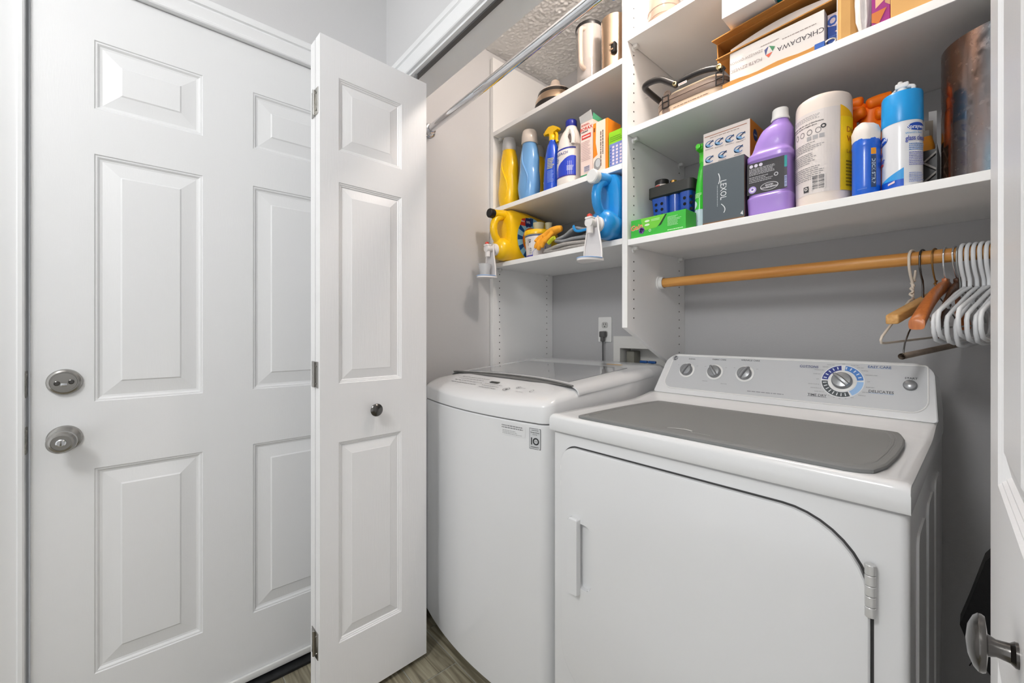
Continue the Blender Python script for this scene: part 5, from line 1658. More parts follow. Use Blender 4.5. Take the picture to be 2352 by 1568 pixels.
# green spray bottle behind the boxes
t = thing('spray_bottle', 'lime green spray bottle half hidden behind the dark lettered box', 'spray bottle', (-0.586, 1.3275, R1), PI / 2)
B = Bottle([(0, 0.032, 0.016, 2.5, 0), (0.004, 0.0355, 0.0190, 2.5, 0), (0.07, 0.0355, 0.0190, 2.3, 0), (0.14, 0.033, 0.0180, 2.2, 0.002), (0.20, 0.022, 0.015, 2, 0.006), (0.225, 0.013, 0.013, 2, 0.008), (0.235, 0.013, 0.013, 2, 0.008)])
obj('body', B.mesh(), mat('lime_plastic', (66, 200, 62), 0.25, coat=0.2), t, ang=60)
spray_head(t, mat('lime_head', (90, 214, 60), 0.3), 0.008, 0, 0.232, 1)
d = Decal(B.map(0.018, -PI / 2)); d.rect(-0.030, 0.03, 0.006, 0.072, (200, 222, 234), nu=12, nv=3)
for z in (0.088, 0.050, 0.018): d.disc(-0.016, z, 0.014, (214, 230, 240), n=18, up=False)
d.layer += 1
for z in (0.070, 0.036): d.rect(-0.030, 0.0, z - 0.002, z + 0.002, (46, 98, 160), nu=3, up=False)
d.layer += 1
d.lines(-0.028, 0.01, 0.108, 0.124, 4, (190, 240, 180), 0.6, 0.2, 4); d.rect(-0.034, 0.0, 0.004, 0.014, (40, 84, 180), nu=4); d.build('label', t)

# tall white box with pictograms
t, hw, hd = carton('glove_box', 'tall white box with blue pictograms and an orange side', 'box', -0.5625, -0.4320, 1.276, 1.400, R1, 0.292, mat('box_cream', (232, 222, 216), 0.55))
t.rotation_euler = (0, 0, 0)
d = Decal(plane_map((0, -hd, 0), (1, 0, 0), (0, 0, 1)))
d.rect(-hw + 0.004, hw - 0.008, 0.2795, 0.2815, (170, 110, 76)); d.lines(-hw + 0.020, hw - 0.02, 0.272, 0.275, 1, (150, 130, 120), 0.6, 0.1, 2)
rnd = random.Random(5)
for u, v in ((-0.046, 0.256), (-0.018, 0.254), (0.012, 0.252), (0.042, 0.250), (-0.046, 0.210), (-0.008, 0.212), (0.036, 0.214)):
    d.disc(u, v, 0.0135, (84, 124, 176), rv=0.010, inner=0.78, a0=0.4, a1=5.6, n=16, up=False)
    d.disc(u - 0.005, v - 0.004, 0.0075, (120, 172, 214), rv=0.005, n=12, up=False)
    d.poly([(u - 0.002, v - 0.002), (u + 0.012, v + 0.008), (u + 0.010, v + 0.010), (u - 0.004, v + 0.001)], (52, 60, 96), False)
    d.lines(u - 0.013, u + 0.013, v - 0.0165, v - 0.0125, 2, (160, 150, 150), 0.5, 0.3, int(u * 1e4) % 97)
d.layer += 1
d.lines(-hw + 0.006, hw - 0.006, 0.164, 0.182, 4, (140, 130, 130), 0.45, 0.2, 7); d.build('front_print', t)
d = Decal(plane_map((hw, 0, 0), (0, 1, 0), (0, 0, 1)))
d.rect(-hd, hd, 0.10, 0.292, (240, 146, 34)); d.poly([(-hd, 0.10), (-hd, 0.19), (0.0, 0.16), (hd, 0.20), (hd, 0.10)], (232, 216, 210)); d.disc(-0.022, 0.256, 0.017, (30, 62, 130), n=24); d.text('A+H', -0.022, 0.256, 0.007, (232, 232, 238), bold=0.02); d.poly([(0.005, 0.23), (0.03, 0.27), (0.05, 0.22)], (238, 206, 170))
d.build('side_print', t)

# slate lettered box
t, hw, hd = carton('leather_care_box', 'slate grey box lettered Lexol in front of the tall white box', 'box', -0.5375, -0.4255, 1.2155, 1.270, R1, 0.172, mat('box_slate', (82, 92, 98), 0.5))
d = Decal(plane_map((0, -hd, 0), (1, 0, 0), (0, 0, 1)))
d.text('LEXOL', 0.002, 0.088, 0.0165, (226, 230, 232), rot=-PI / 2, bold=0.0, sx=0.78)
d.text('J', 0.002, 0.132, 0.020, (226, 230, 232), rot=-PI / 2, sx=0.8) if False else None
tb2 = [(-0.012 + 0.004 * math.sin(a * 3), 0.138 - 0.03 * a) for a in [i / 8 for i in range(9)]]
for p, q in zip(tb2[:-1], tb2[1:]): d.poly([(p[0] - 0.0012, p[1]), (p[0] + 0.0012, p[1]), (q[0] + 0.0012, q[1]), (q[0] - 0.0012, q[1])], (226, 230, 232), False)
tb2 = [(-0.004 + 0.010 * math.sin(a * 2.4), 0.050 - 0.026 * a) for a in [i / 8 for i in range(9)]]
for p, q in zip(tb2[:-1], tb2[1:]): d.poly([(p[0] - 0.0012, p[1]), (p[0] + 0.0012, p[1]), (q[0] + 0.0012, q[1]), (q[0] - 0.0012, q[1])], (226, 230, 232), False)
d.lines(0.045, 0.105, -0.016, -0.0135, 1, (176, 184, 190), 0.6, 0.0, 4, rot=True)
d.rect(-hw, hw, 0.0, 0.004, (120, 88, 60)); d.poly([(0.046, 0.012), (0.052, 0.020), (0.053, 0.008)], (220, 222, 222)); d.build('front_print', t)
d = Decal(plane_map((hw, 0, 0), (0, 1, 0), (0, 0, 1)))
d.rect(-hd, hd, 0.0, 0.170, (46, 38, 36)); d.rect(-hd, -hd + 0.0025, 0.004, 0.168, (186, 142, 100)); d.disc(-hd + 0.004, 0.088, 0.010, (70, 56, 48), rv=0.016, a0=-PI / 2, a1=PI / 2, n=12); d.lines(0.060, 0.115, 0.006, 0.010, 1, (170, 130, 80), 0.6, 0.1, 4, rot=True); d.build('side_print', t)

# purple detergent bottle
t = thing('purple_bottle', 'purple cleaner bottle with white cap and black label', 'bottle', (-0.3735, 1.262, R1))
PUR = mat('purple_plastic', (168, 136, 216), 0.25, coat=0.2)
B = Bottle([(0, 0.044, 0.034, 4, 0), (0.004, 0.051, 0.041, 4, 0), (0.030, 0.052, 0.042, 4.5, 0), (0.048, 0.053, 0.043, 4.5, 0), (0.052, 0.050, 0.040, 4.5, 0), (0.056, 0.0495, 0.0395, 4.5, 0), (0.142, 0.0495, 0.0395, 4.5, 0), (0.147, 0.053, 0.043, 4.5, 0), (0.160, 0.053, 0.043, 4.5, 0), (0.170, 0.046, 0.038, 3.6, 0.002), (0.200, 0.042, 0.036, 3.0, 0.008), (0.228, 0.034, 0.030, 2.6, 0.014), (0.240, 0.023, 0.022, 2.2, 0.019), (0.250, 0.0175, 0.0175, 2, 0.020), (0.256, 0.0175, 0.0175, 2, 0.020)], n=48)
obj('body', B.mesh(), PUR, t, ang=40)
b = new_bm(); lathe(b, [(0.0205, 0.249), (0.0215, 0.252), (0.0190, 0.259), (0.0185, 0.276), (0.0165, 0.279), (0, 0.279)], 0.020, 0, 28); obj('cap', b, WPLAST, t)
d = Decal(plane_map((0, -0.0395, 0), (1, 0, 0), (0, 0, 1)), off=0.0006)
d.rect(-0.0470, 0.0405, 0.057, 0.141, (44, 42, 46))
for k in range(3): d.disc(-0.037 + 0.0115 * k, 0.133, 0.0045, (214, 210, 226), n=16, up=False)
d.layer += 1
d.lines(-0.042, 0.020, 0.108, 0.127, 6, (190, 190, 194), 0.4, 0.1, 4); d.lines(-0.042, 0.014, 0.088, 0.105, 4, (180, 180, 184), 0.4, 0.3, 5)
d.disc(-0.034, 0.070, 0.0095, (176, 156, 224), n=24); d.disc(-0.034, 0.070, 0.006, (236, 232, 244), n=20); d.disc(-0.034, 0.071, 0.003, (120, 96, 190), n=14)
d.disc(0.006, 0.071, 0.021, (206, 206, 210), rv=0.0105, n=30); d.disc(0.006, 0.071, 0.0195, (52, 50, 54), rv=0.0092, n=30); d.text('GOOD', 0.006, 0.0745, 0.0042, (232, 232, 236), bold=0.02); d.text('HOUSEKEEPING', 0.006, 0.0685, 0.0038, (232, 232, 236), bold=0.02)
d.disc(0.022, 0.098, 0.005, (190, 190, 194), inner=0.6, n=16); d.rect(0.0405, 0.0465, 0.110, 0.139, (24, 148, 148)); d.rect(0.0405, 0.0465, 0.057, 0.108, (60, 60, 66)); d.bars(0.0408, 0.0462, 0.060, 0.088, (60, 66, 110), (176, 186, 226)); d.build('label', t)

# wipes tub
t = thing('wipes_tub', 'large white wipes tub with a black printed label', 'tub', (-0.263, 1.274, R1))
B = Bottle([(0, 0.053, 0.053, 2, 0), (0.004, 0.0555, 0.0555, 2, 0), (0.018, 0.0565, 0.0565, 2, 0), (0.225, 0.0575, 0.0575, 2, 0), (0.250, 0.0570, 0.0570, 2, 0), (0.262, 0.0540, 0.0540, 2, 0), (0.267, 0.047, 0.047, 2, 0)], n=56)
obj('tub_body', B.mesh(), mat('tub_cream', (236, 224, 214), 0.4), t, ang=50)
d = Decal(B.map(0.057))
d.rect(-0.085, 0.045, 0.026, 0.226, (226, 218, 214), nu=24, nv=4)
K_ = (96, 94, 96)
d.lines(-0.064, 0.006, 0.206, 0.218, 4, (130, 128, 130), 0.4, 0.1, 1); d.text('Attention: with the use of disinfectants', -0.028, 0.199, 0.0036, (30, 30, 32), bold=0.02); d.text('Precaution: see this in English above', -0.034, 0.193, 0.0032, (40, 40, 42), bold=0.02)
for k in range(4): d.disc(-0.052 + 0.018 * k, 0.177, 0.006, K_, inner=0.8, rv=0.007, n=14, up=False)
for k in range(3): d.rect(-0.022 + 0.013 * k, -0.012 + 0.013 * k, 0.157, 0.167, (170, 168, 170), up=False)
d.layer += 1
d.disc(0.012, 0.184, 0.0055, (44, 44, 46), inner=0.5, n=14)
for z0, z1, n in ((0.132, 0.154, 5), (0.100, 0.128, 6), (0.060, 0.094, 7)): d.lines(-0.070, 0.014, z0, z1, n, (140, 138, 140), 0.35, 0.35, n)
d.bars(-0.012, 0.016, 0.034, 0.070, (60, 60, 62), (220, 214, 212)); d.rect(-0.030, -0.018, 0.032, 0.046, (70, 70, 72)); d.disc(-0.024, 0.040, 0.004, (226, 220, 216), inner=0.5, n=12)
d.rect(0.045, 0.085, 0.026, 0.200, (246, 206, 24), nu=8)
for i in range(8):
    a0, a1 = 0.045 + 0.005 * i, 0.050 + 0.005 * i
    g = lambda a: 0.200 + 0.028 * (1 - ((a - 0.045) / 0.040)) ** 0.7 if a < 0.0849 else 0.2005
    d.poly([(a0, 0.200), (a1, 0.200), (a1, g(a1)), (a0, g(a0))], (240, 184, 20), False)
d.layer += 1
d.text('Disinfecting', 0.060, 0.170, 0.013, (186, 110, 30), align='L', bold=0.02); d.text('Wipes', 0.060, 0.148, 0.013, (186, 110, 30), align='L', bold=0.02); d.text('Lemon', 0.060, 0.118, 0.009, (190, 120, 40), align='L'); d.lines(0.058, 0.084, 0.034, 0.098, 8, (150, 120, 30), 0.5, 0.1, 6)
d.build('label', t)

# orange rubber gloves behind
ORR = mat('orange_rubber', (252, 122, 10), 0.45)
gl = thing('rubber_gloves', 'orange rubber gloves standing behind the wipes tub', 'gloves', (-0.185, 1.375, R1))
b = new_bm()
loft(b, [sup(dx_, 0, z, a, c, 2.4, 24) for z, a, c, dx_ in ((0, 0.040, 0.028, 0), (0.006, 0.046, 0.034, 0), (0.10, 0.046, 0.034, 0), (0.18, 0.050, 0.034, 0), (0.21, 0.040, 0.028, 0), (0.218, 0.02, 0.014, 0))])
for pts, r in (([(-0.030, -0.005, 0.235), (-0.010, -0.025, 0.252), (-0.048, -0.035, 0.255)], 0.014), ([(-0.055, -0.030, 0.258), (-0.030, -0.035, 0.265), (-0.010, -0.036, 0.262)], 0.0135),
               ([(0.040, -0.020, 0.258), (0.015, -0.028, 0.256), (-0.004, -0.034, 0.250)], 0.0145), ([(-0.050, -0.035, 0.215), (-0.025, -0.040, 0.232), (-0.004, -0.044, 0.234)], 0.0140),
               ([(0.040, -0.015, 0.215), (0.030, -0.022, 0.225), (0.010, -0.030, 0.222)], 0.015), ([(-0.050, -0.030, 0.205), (-0.036, -0.036, 0.212), (-0.026, -0.040, 0.210)], 0.012)):
    P = smooth_path(pts, 2)
    n_ = len(P)
    tube(b, P, [r * (0.85 if i == 0 else 1) * (1.0 if i < n_ - 3 else (0.92, 0.72, 0.35)[i - n_ + 3]) for i in range(n_)], 14)
tube(b, smooth_path([(0.0, -0.01, 0.19), (0.0, -0.012, 0.22), (0.005, -0.012, 0.245)]), 0.022, 14)
obj('glove_rubber', b, ORR, gl, ang=80)

# blue canister with white crumpled label cap
t = thing('spray_canister', 'blue canister with white crumpled cap beside the glass cleaner can', 'can', (-0.176, 1.243, R1))
B = Bottle([(0, 0.023, 0.023, 2, 0), (0.003, 0.0255, 0.0255, 2, 0), (0.108, 0.0255, 0.0255, 2, 0), (0.113, 0.0262, 0.0262, 2, 0), (0.128, 0.0250, 0.0250, 2, 0)])
obj('canister_body', B.mesh(), mat('canister_blue', (16, 96, 210), 0.25, coat=0.3), t, ang=40)
b = new_bm(); rnd = random.Random(2)
loft(b, [[(r * math.cos(2 * PI * i / 20) * (1 + 0.03 * math.sin(3 * i + z * 300)), r * math.sin(2 * PI * i / 20) * (1 + 0.03 * math.cos(2 * i)), z + 0.003 * math.sin(i * 0.6)) for i in range(20)] for r, z in ((0.0255, 0.124), (0.0262, 0.145), (0.022, 0.158), (0.013, 0.166), (0.002, 0.168))]); obj('cap', b, mat('cap_white_wrap', (232, 226, 220), 0.45), t, ang=60)
d = Decal(B.map(0.0255)); d.rect(0.012, 0.022, 0.088, 0.102, (240, 160, 40), nu=3); d.text('QUICKSTEP', 0.017, 0.048, 0.0075, (30, 40, 60), rot=-PI / 2, bold=0.03); d.rect(0.012, 0.022, 0.014, 0.086, (54, 74, 110), nu=3, up=False); d.text('DECK STRIP', 0.017, 0.050, 0.0062, (210, 224, 240), rot=-PI / 2, bold=0.02, sx=1.2); d.lines(-0.012, 0.006, 0.012, 0.014, 1, (120, 160, 230), 0.5, 0.2, 3); d.build('label', t)

# glass cleaner can
t = thing('glass_cleaner_can', 'white and blue glass cleaner can with blue cap', 'can', (-0.1165, 1.252, R1))
B = Bottle([(0, 0.031, 0.031, 2, 0), (0.003, 0.0335, 0.0335, 2, 0), (0.145, 0.0335, 0.0335, 2, 0), (0.150, 0.032, 0.032, 2, 0)], n=52)
obj('can_body', B.mesh(), mat('can_white', (226, 228, 232), 0.25, coat=0.2), t, ang=40)
b = new_bm(); lathe(b, [(0.0340, 0.142), (0.0346, 0.146), (0.0340, 0.205), (0.0325, 0.209), (0, 0.209)], 0, 0, 48); obj('cap', b, mat('cap_sky', (24, 152, 224), 0.3), t)
b = new_bm(); lathe(b, [(0.010, 0.208), (0.009, 0.220), (0.008, 0.226)], 0, 0, 20); box(b, -0.011, 0.012, -0.009, 0.009, 0.224, 0.236, 0.003); lathe(b, [(0.006, 0.234), (0.004, 0.241)], -0.003, 0, 14)
n_ = obj('nozzle', b, mat('nozzle_white', (226, 226, 224), 0.35), t)
b = new_bm(); tube(b, smooth_path([(0.010, -0.004, 0.226), (0.020, -0.006, 0.222), (0.018, -0.006, 0.212)]), 0.004, 8); tube(b, smooth_path([(-0.010, -0.004, 0.224), (-0.018, -0.004, 0.216), (-0.020, -0.004, 0.210)]), 0.0022, 8); obj('trigger_guard', b, mat('guard_clear', (214, 214, 212), 0.3), n_)
d = Decal(B.map(0.0335))
d.poly([(-0.046, 0.004), (0.006, 0.004), (0.006, 0.028), (-0.020, 0.016), (-0.046, 0.010)], (18, 84, 196)) if False else [d.rect(-0.046 + 0.0052 * i, -0.0408 + 0.0052 * i, 0.003, 0.018, (18, 84, 196), up=False) for i in range(10)]
d.layer += 1
for i in range(10):
    a0, a1 = -0.046 + 0.0052 * i, -0.0408 + 0.0052 * i
    d.poly([(a0, 0.018), (a1, 0.018), (a1, 0.018 + 0.024 * ((i + 1) / 10) ** 1.3), (a0, 0.018 + 0.024 * (i / 10) ** 1.3)], (52, 156, 226), False)
d.layer += 1
d.disc(0.030, 0.127, 0.0185, (22, 74, 176), rv=0.0085, n=30); d.text('Sprayway', 0.030, 0.127, 0.0085, (236, 240, 248), bold=0.02, sx=0.8)
d.disc(-0.040, 0.112, 0.018, (22, 74, 176), rv=0.0095, n=30); d.text('Sprayway', -0.040, 0.112, 0.0085, (236, 240, 248), bold=0.02, rot=0.3, sx=0.8)
d.text("World's Best", 0.024, 0.114, 0.0042, (70, 160, 216), up=False); d.text('glass cleaner', 0.032, 0.103, 0.0105, (84, 96, 176), bold=0.02, sx=0.62); d.text('glass', -0.046, 0.086, 0.012, (60, 90, 190), bold=0.02, sx=0.7, up=False); d.text('cleaner', -0.046, 0.070, 0.012, (60, 90, 190), bold=0.02, sx=0.7, up=False)
d.lines(0.014, 0.050, 0.076, 0.092, 4, (96, 140, 206), 0.45, 0.2, 4); d.lines(0.014, 0.050, 0.044, 0.074, 8, (120, 126, 190), 0.4, 0.2, 5); d.lines(0.014, 0.050, 0.008, 0.030, 6, (130, 150, 206), 0.4, 0.4, 6); d.rect(-0.048, -0.032, 0.058, 0.062, (206, 60, 60), nu=3); d.poly([(-0.020, 0.009), (-0.008, 0.012), (-0.008, 0.017), (-0.020, 0.013)], (236, 210, 214))
d.build('label', t)

# dark lattice basket between can and bin
t = thing('lattice_basket', 'dark lattice basket of odds and ends between the can and the clear bin', 'basket', (-0.0835, 1.362, R1))
t.scale = (0.62, 1, 1)
b = new_bm(); box(b, -0.026, 0.030, -0.055, 0.060, 0.0, 0.004); box(b, -0.026, -0.023, -0.055, 0.060, 0.004, 0.105); box(b, 0.027, 0.030, -0.055, 0.060, 0.004, 0.105); box(b, -0.023, 0.027, 0.057, 0.060, 0.004, 0.105); box(b, -0.023, 0.027, -0.050, -0.047, 0.004, 0.095); obj('basket_body', b, mat('basket_black', (18, 18, 20), 0.4), t)
for k in range(4):
    b = new_bm(); x0 = -0.026 + 0.014 * k
    s = 1 if k % 2 == 0 else -1
    loft(b, [[(-0.024, -0.0545, 0.010 + 0.022 * k), (-0.024, -0.0555, 0.010 + 0.022 * k), (-0.024, -0.0555, 0.015 + 0.022 * k), (-0.024, -0.0545, 0.015 + 0.022 * k)], [(0.028, -0.0545, 0.010 + 0.022 * k + s * 0.030), (0.028, -0.0555, 0.010 + 0.022 * k + s * 0.030), (0.028, -0.0555, 0.015 + 0.022 * k + s * 0.030), (0.028, -0.0545, 0.015 + 0.022 * k + s * 0.030)]]); obj('slat', b, mat('slat_grey', (126, 122, 116), 0.4), t)
c = thing('orange_pouch', 'small orange pouch lying in the dark lattice basket', 'pouch', (-0.0825, 1.350, R1 + 0.006))
c.scale = (0.6, 1, 1)
b = new_bm(); loft(b, [sup(0, 0, z, a, q, 3, 22) for z, a, q in ((0, 0.018, 0.02), (0.01, 0.021, 0.026), (0.11, 0.020, 0.020), (0.132, 0.012, 0.006))]); obj('pouch_body', b, mat('pouch_orange', (226, 150, 40), 0.5, noise=0.15, nscale=30), c)
c = thing('folded_paper', 'folded white leaflets standing in the dark lattice basket', 'paper', (-0.0830, 1.394, R1 + 0.006))
c.scale = (0.6, 1, 1)
for k in range(3):
    b = new_bm(); x0 = -0.020 + 0.010 * k
    loft(b, [[(x0, -0.012 + 0.004 * k, z), (x0 + 0.022, -0.006 + 0.004 * k, z), (x0 + 0.022, -0.005 + 0.004 * k, z), (x0, -0.011 + 0.004 * k, z)] for z in (0.0, 0.160 + 0.022 * k)]); obj('leaflet', b, mat('leaflet_%d' % k, ((206, 204, 196), (176, 168, 156), (216, 216, 216))[k], 0.7), c)

# big roll of shiny sheet metal, brown and blue reflections painted into its colour
MR = bpy.data.materials.new('sheet_reflection_tint'); MR.use_nodes = True; MATS['sheet_reflection_tint'] = MR
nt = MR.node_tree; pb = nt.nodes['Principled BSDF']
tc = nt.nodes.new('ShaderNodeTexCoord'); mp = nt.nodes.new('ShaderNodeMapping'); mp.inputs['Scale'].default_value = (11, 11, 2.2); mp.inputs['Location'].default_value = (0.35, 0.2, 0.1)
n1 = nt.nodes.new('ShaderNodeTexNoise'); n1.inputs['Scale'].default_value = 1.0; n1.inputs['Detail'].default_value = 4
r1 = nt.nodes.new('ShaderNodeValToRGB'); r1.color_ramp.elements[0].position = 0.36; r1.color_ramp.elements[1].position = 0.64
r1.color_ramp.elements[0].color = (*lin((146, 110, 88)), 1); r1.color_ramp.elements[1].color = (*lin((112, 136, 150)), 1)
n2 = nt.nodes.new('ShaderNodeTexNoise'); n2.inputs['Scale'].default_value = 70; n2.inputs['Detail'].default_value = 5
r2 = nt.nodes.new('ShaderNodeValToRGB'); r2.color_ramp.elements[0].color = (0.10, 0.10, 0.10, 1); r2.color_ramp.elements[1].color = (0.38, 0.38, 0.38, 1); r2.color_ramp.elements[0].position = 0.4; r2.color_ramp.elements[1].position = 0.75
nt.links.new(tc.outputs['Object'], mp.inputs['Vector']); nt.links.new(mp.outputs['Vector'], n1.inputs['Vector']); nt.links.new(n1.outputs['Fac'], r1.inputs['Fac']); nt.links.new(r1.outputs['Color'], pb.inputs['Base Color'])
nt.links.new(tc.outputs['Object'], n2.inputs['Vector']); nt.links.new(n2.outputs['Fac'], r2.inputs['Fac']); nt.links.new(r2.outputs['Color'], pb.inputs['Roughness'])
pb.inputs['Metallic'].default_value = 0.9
t = thing('metal_roll', 'big roll of shiny sheet metal tinted with brown and blue reflections at the right end of the shelf', 'roll', (0.040, 1.322, R1))
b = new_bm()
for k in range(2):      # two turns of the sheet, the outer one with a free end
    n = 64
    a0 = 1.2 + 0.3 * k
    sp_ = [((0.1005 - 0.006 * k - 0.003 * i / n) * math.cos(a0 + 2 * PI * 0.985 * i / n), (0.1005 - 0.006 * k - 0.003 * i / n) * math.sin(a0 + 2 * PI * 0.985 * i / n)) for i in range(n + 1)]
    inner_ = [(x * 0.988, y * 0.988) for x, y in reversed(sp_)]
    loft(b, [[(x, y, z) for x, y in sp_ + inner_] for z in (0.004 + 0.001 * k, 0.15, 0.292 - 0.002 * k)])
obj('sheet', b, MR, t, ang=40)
b = new_bm(); lathe(b, [(0.094, 0.0), (0.097, 0.001), (0.097, 0.004), (0.0, 0.004)], 0, 0, 48); obj('base_disc', b, mat('roll_base', (170, 130, 92), 0.5), t)

# ------------------------------------------------------------------ hangers on the wooden rod
ROT = RODZ + RODR + 0.0008      # top of the rod


def hook_pts(r, top, neck, n=12, wire=0.003):
    """hook in the local y-z plane: hangs over the rod (origin at the rod axis, z up), stem to the neck point"""
    pts = []
    R = RODR + wire + 0.0012
    for i in range(n + 1):
        a = math.radians(-35 + 215 * i / n)      # from the back over the top to the front
        pts.append((0, R * math.cos(a), R * math.sin(a)))
    return pts


def hook(b, wire, neck_z, m=None):
    P = hook_pts(0, 0, 0, wire=wire)
    P += [(0, -RODR - wire - 0.001, -0.022), (0, -0.010, -0.046), (0, 0.0, -0.060), (0, 0.0, neck_z)]
    tube(b, smooth_path(P, 1), wire, 10)


def hanger_thing(label, x, rz, name='clothes_hanger', tilt=0.0, group=None):
    t = thing(name, label, 'hanger', (x, RODY, RODZ), rz, group)
    t.rotation_euler = (tilt, 0, rz)
    return t


HWH = mat('hanger_white', (232, 234, 236), 0.3)


def tubular(label, x, rz, tilt, w=0.195):
    t = hanger_thing(label, x, rz, tilt=tilt, group='white plastic hangers on the wooden rod')
    b = new_bm(); hook(b, 0.0038, -0.078); obj('hook', b, HWH, t, ang=80)
    b = new_bm()
    P = [(0, 0, -0.078), (0, -0.05, -0.092), (0, -w + 0.030, -0.130), (0, -w + 0.006, -0.140), (0, -w, -0.152), (0, -w + 0.002, -0.176), (0, -w + 0.012, -0.192), (0, -w + 0.04, -0.198), (0, 0, -0.200),
         (0, w - 0.04, -0.198), (0, w - 0.012, -0.192), (0, w - 0.002, -0.176), (0, w, -0.152), (0, w - 0.006, -0.140), (0, w - 0.030, -0.130), (0, 0.05, -0.092), (0, 0, -0.078)]
    tube(b, P[:-1], 0.0040, 10, closed=True)
    obj('shoulder_bar', b, HWH, t, ang=80)
    b = new_bm(); tube(b, smooth_path([(0, -0.10, -0.108), (0, -0.10, -0.120), (0, -0.094, -0.124)]), 0.003, 8); obj('strap_hook', b, HWH, t, ang=80)
    return t


WHL = ['white plastic hanger at the left end of the white row', 'second white plastic hanger from the left of the white row', 'third white plastic hanger from the left of the white row',
       'fourth white plastic hanger from the left of the white row', 'fifth white plastic hanger from the left of the white row', 'sixth white plastic hanger from the left of the white row',
       'seventh white plastic hanger, beside the right folding door', 'eighth white plastic hanger, mostly hidden by the right folding door']
for i in range(8):
    tubular(WHL[i], -0.0275 + 0.0098 * i, math.radians(-13.5), math.radians((2.0, -1.0, 3.0, 6.0, -2.0, 1.5, 3.0, 0.0)[i]), 0.178 + 0.002 * (i % 3))

# cream coated wire hanger
t = hanger_thing('cream coated wire hanger at the left end of the rod', -0.1130, math.radians(-13.5), tilt=math.radians(1))
CRW = mat('cream_wire', (226, 214, 198), 0.4)
b = new_bm(); hook(b, 0.0030, -0.098)
tw = [(0.0030 * math.cos(i * 1.1), 0.0030 * math.sin(i * 1.1) - 0.0008 * i + 0.004, -0.052 - 0.0024 * i) for i in range(18)]
tube(b, tw, 0.0026, 8); tube(b, smooth_path([(0.001, 0.002, -0.056), (0.002, 0.008, -0.040), (0.002, 0.010, -0.028)]), 0.0026, 8)
obj('hook', b, CRW, t, ang=80)
b = new_bm(); tube(b, [(0, 0, -0.098), (0, -0.02, -0.104), (0, -0.165, -0.188), (0, -0.172, -0.196), (0, -0.168, -0.203), (0, -0.15, -0.204), (0, 0.15, -0.196), (0, 0.168, -0.195), (0, 0.172, -0.190), (0, 0.165, -0.182), (0, 0.02, -0.104)], 0.0027, 8, closed=True); obj('wire_triangle', b, CRW, t, ang=80)
# tan wooden clamp hanger
t = hanger_thing('tan wooden trouser clamp hanger with dark wire hook', -0.0945, math.radians(-13.5), tilt=math.radians(0))
b = new_bm(); hook(b, 0.0022, -0.120); obj('hook', b, DARKMET, t, ang=80)
b = new_bm(); box(b, -0.012, 0.012, -0.168, 0.060, -0.164, -0.142, 0.004, 3)
for v_ in b.verts: v_.co.z += (v_.co.y + 0.168) * 0.27
obj('clamp_bar', b, HANGT, t)
# brass twisted wire hanger
t = hanger_thing('brass wire hanger with cardboard tube bar', -0.0735, math.radians(-13.5), tilt=math.radians(2))
BRW = mat('brass_wire', (150, 112, 64), 0.35, metal=0.8)
b = new_bm(); hook(b, 0.0018, -0.088); tube(b, [(0.0024 * math.cos(i * 1.2), 0.0024 * math.sin(i * 1.2), -0.058 - 0.0022 * i) for i in range(14)], 0.0018, 6); obj('hook', b, BRW, t, ang=80)
b = new_bm(); tube(b, smooth_path([(0, 0, -0.088), (0, -0.10, -0.135), (0, -0.17, -0.190), (0, -0.184, -0.226)], 1), 0.0016, 6); tube(b, smooth_path([(0, 0, -0.088), (0, 0.10, -0.135), (0, 0.16, -0.185), (0, 0.176, -0.216)], 1), 0.0016, 6); obj('wire_arm', b, DARKMET, t, ang=80)
b = new_bm(); L0, L1 = Vector((0, -0.190, -0.228)), Vector((0, 0.180, -0.216))
tube(b, [L0, L1], 0.0068, 16, caps=False); tube(b, [L0 + Vector((0, 0.0005, 0)), L1], 0.0048, 12, caps=False); obj('cardboard_tube', b, mat('tube_card', (150, 136, 122), 0.8, noise=0.1, nscale=60), t)


def wooden(label, x, rz, m, tilt=0.0, drop=0.0, w=0.175, hk=CHROME, flat=False):
    t = hanger_thing(label, x, rz, tilt=tilt)
    b = new_bm(); hook(b, 0.0019, -0.066); obj('hook', b, hk, t, ang=80)
    for s in (-1, 1):
        b = new_bm(); rings = []
        for k in range(11):
            a = k / 10
            y = s * (0.0 + w * a)
            zc = -0.072 - 0.030 * a - (0.030 + drop) * a * a
            hw_ = 0.0045 if flat else 0.0060 + 0.0075 * a ** 2
            hh = 0.014 - 0.002 * a + 0.003 * math.sin(a * PI)
            xo = 0.0 if flat else -0.006 * a * a
            rings.append([(xo + hw_ * math.copysign(abs(math.cos(q)) ** 0.55, math.cos(q)), y, zc + hh * math.copysign(abs(math.sin(q)) ** 0.55, math.sin(q))) for q in [2 * PI * i / 16 for i in range(16)]])
        loft(b, rings); obj('arm', b, m, t, ang=60)
    b = new_bm(); box(b, -0.0044, 0.0044, -0.014, 0.014, -0.064, -0.054, 0.002); obj('collar', b, m, t)
    return t


wooden('glossy orange-brown wooden hanger with chrome hook', -0.0560, math.radians(-10.5), HANGW, drop=0.032, w=0.172)
wooden('dark brown wooden hanger hanging low behind the white hangers', -0.0405, math.radians(-13.5), HANGD, tilt=math.radians(14), w=0.15, drop=0.02, flat=True)
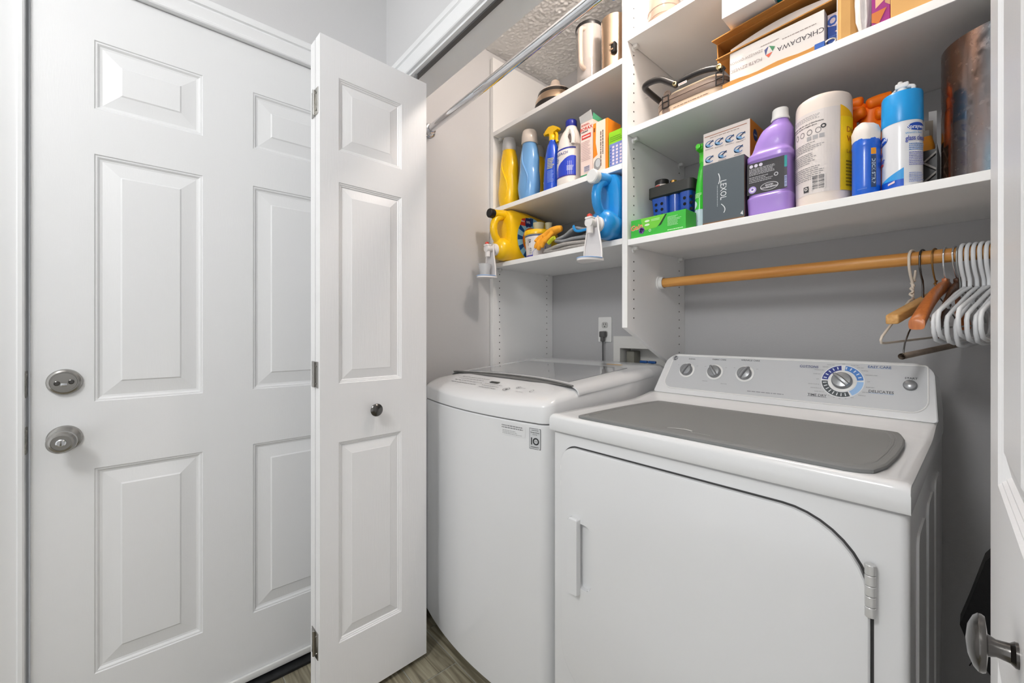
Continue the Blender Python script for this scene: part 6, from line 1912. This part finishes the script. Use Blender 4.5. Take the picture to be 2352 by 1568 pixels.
# grey wire hanger in front of the white row
t = hanger_thing('thin grey wire hanger just left of the white hangers', -0.0338, math.radians(-13.5), tilt=math.radians(2))
GW = mat('grey_wire', (170, 174, 172), 0.3, metal=0.6)
b = new_bm(); hook(b, 0.0017, -0.088); obj('hook', b, GW, t, ang=80)
b = new_bm(); tube(b, smooth_path([(0, 0, -0.080), (0, -0.012, -0.096), (0, -0.12, -0.126), (0, -0.165, -0.155), (0, -0.170, -0.168)], 1), 0.0018, 8); tube(b, smooth_path([(0, 0, -0.080), (0, 0.012, -0.096), (0, 0.12, -0.126), (0, 0.165, -0.155), (0, 0.170, -0.168), (0, -0.170, -0.168)], 1), 0.0018, 8); obj('wire_frame', b, GW, t, ang=80)
t = hanger_thing('brass wire hanger among the white hangers by the folding door', 0.0510, math.radians(-13.5), tilt=math.radians(6))
b = new_bm(); hook(b, 0.0017, -0.090); obj('hook', b, GW, t, ang=80)
b = new_bm(); tube(b, smooth_path([(0, 0, -0.090), (0, -0.10, -0.125), (0, -0.175, -0.165), (0, -0.170, -0.195), (0, 0.0, -0.215), (0, 0.12, -0.20)], 1), 0.0017, 8); obj('wire_frame', b, mat('gold_wire', (186, 150, 96), 0.3, metal=0.8), t, ang=80)

# ------------------------------------------------------------------ black cloth bag right of the dryer
t = thing('black_bag', 'black cloth bag hanging beside the dryer behind the folding door', 'bag', (0.10, 1.00, 0.46))
bp_ = [(-0.1235, 0.184), (-0.118, 0.168), (-0.096, 0.129), (-0.040, 0.045), (0.08, 0.0), (0.14, 0.02), (0.14, 0.52), (0.02, 0.50), (-0.096, 0.298), (-0.113, 0.225)]
b = new_bm()
loft(b, [[(x + (0.04 - x) * q, y, z + (0.25 - z) * q) for x, z in bp_] for y, q in ((-0.014, 0.05), (-0.010, 0.0), (0.028, 0.0), (0.034, 0.05))]); obj('bag_body', b, mat('black_cloth', (10, 10, 11), 0.95, bump=0.3, bscale=200), t)
b = new_bm(); tube(b, smooth_path([(0.08, 0.008, 0.50), (0.12, 0.02, 0.55), (0.17, 0.05, 0.580), (0.186, 0.068, 0.590)]), 0.006, 8); obj('strap', b, BLACKP, t)
b = new_bm(); tube(b, smooth_path([(-0.108, -0.012, 0.152), (-0.107, -0.014, 0.140), (-0.113, -0.014, 0.126)]), 0.0008, 5); obj('loose_thread', b, BLACKP, t)
hk_ = thing('wall_hook', 'small steel hook on the right closet wall', 'hook', (XR - 0.001, 1.07, 1.05))
b = new_bm(); box(b, -0.004, 0, -0.012, 0.012, -0.02, 0.03, 0.001); tube(b, smooth_path([(-0.003, 0, 0.0), (-0.012, 0, -0.010), (-0.016, 0, -0.004), (-0.017, 0, 0.008)]), 0.003, 8); obj('hook_plate', b, NICKEL, hk_)
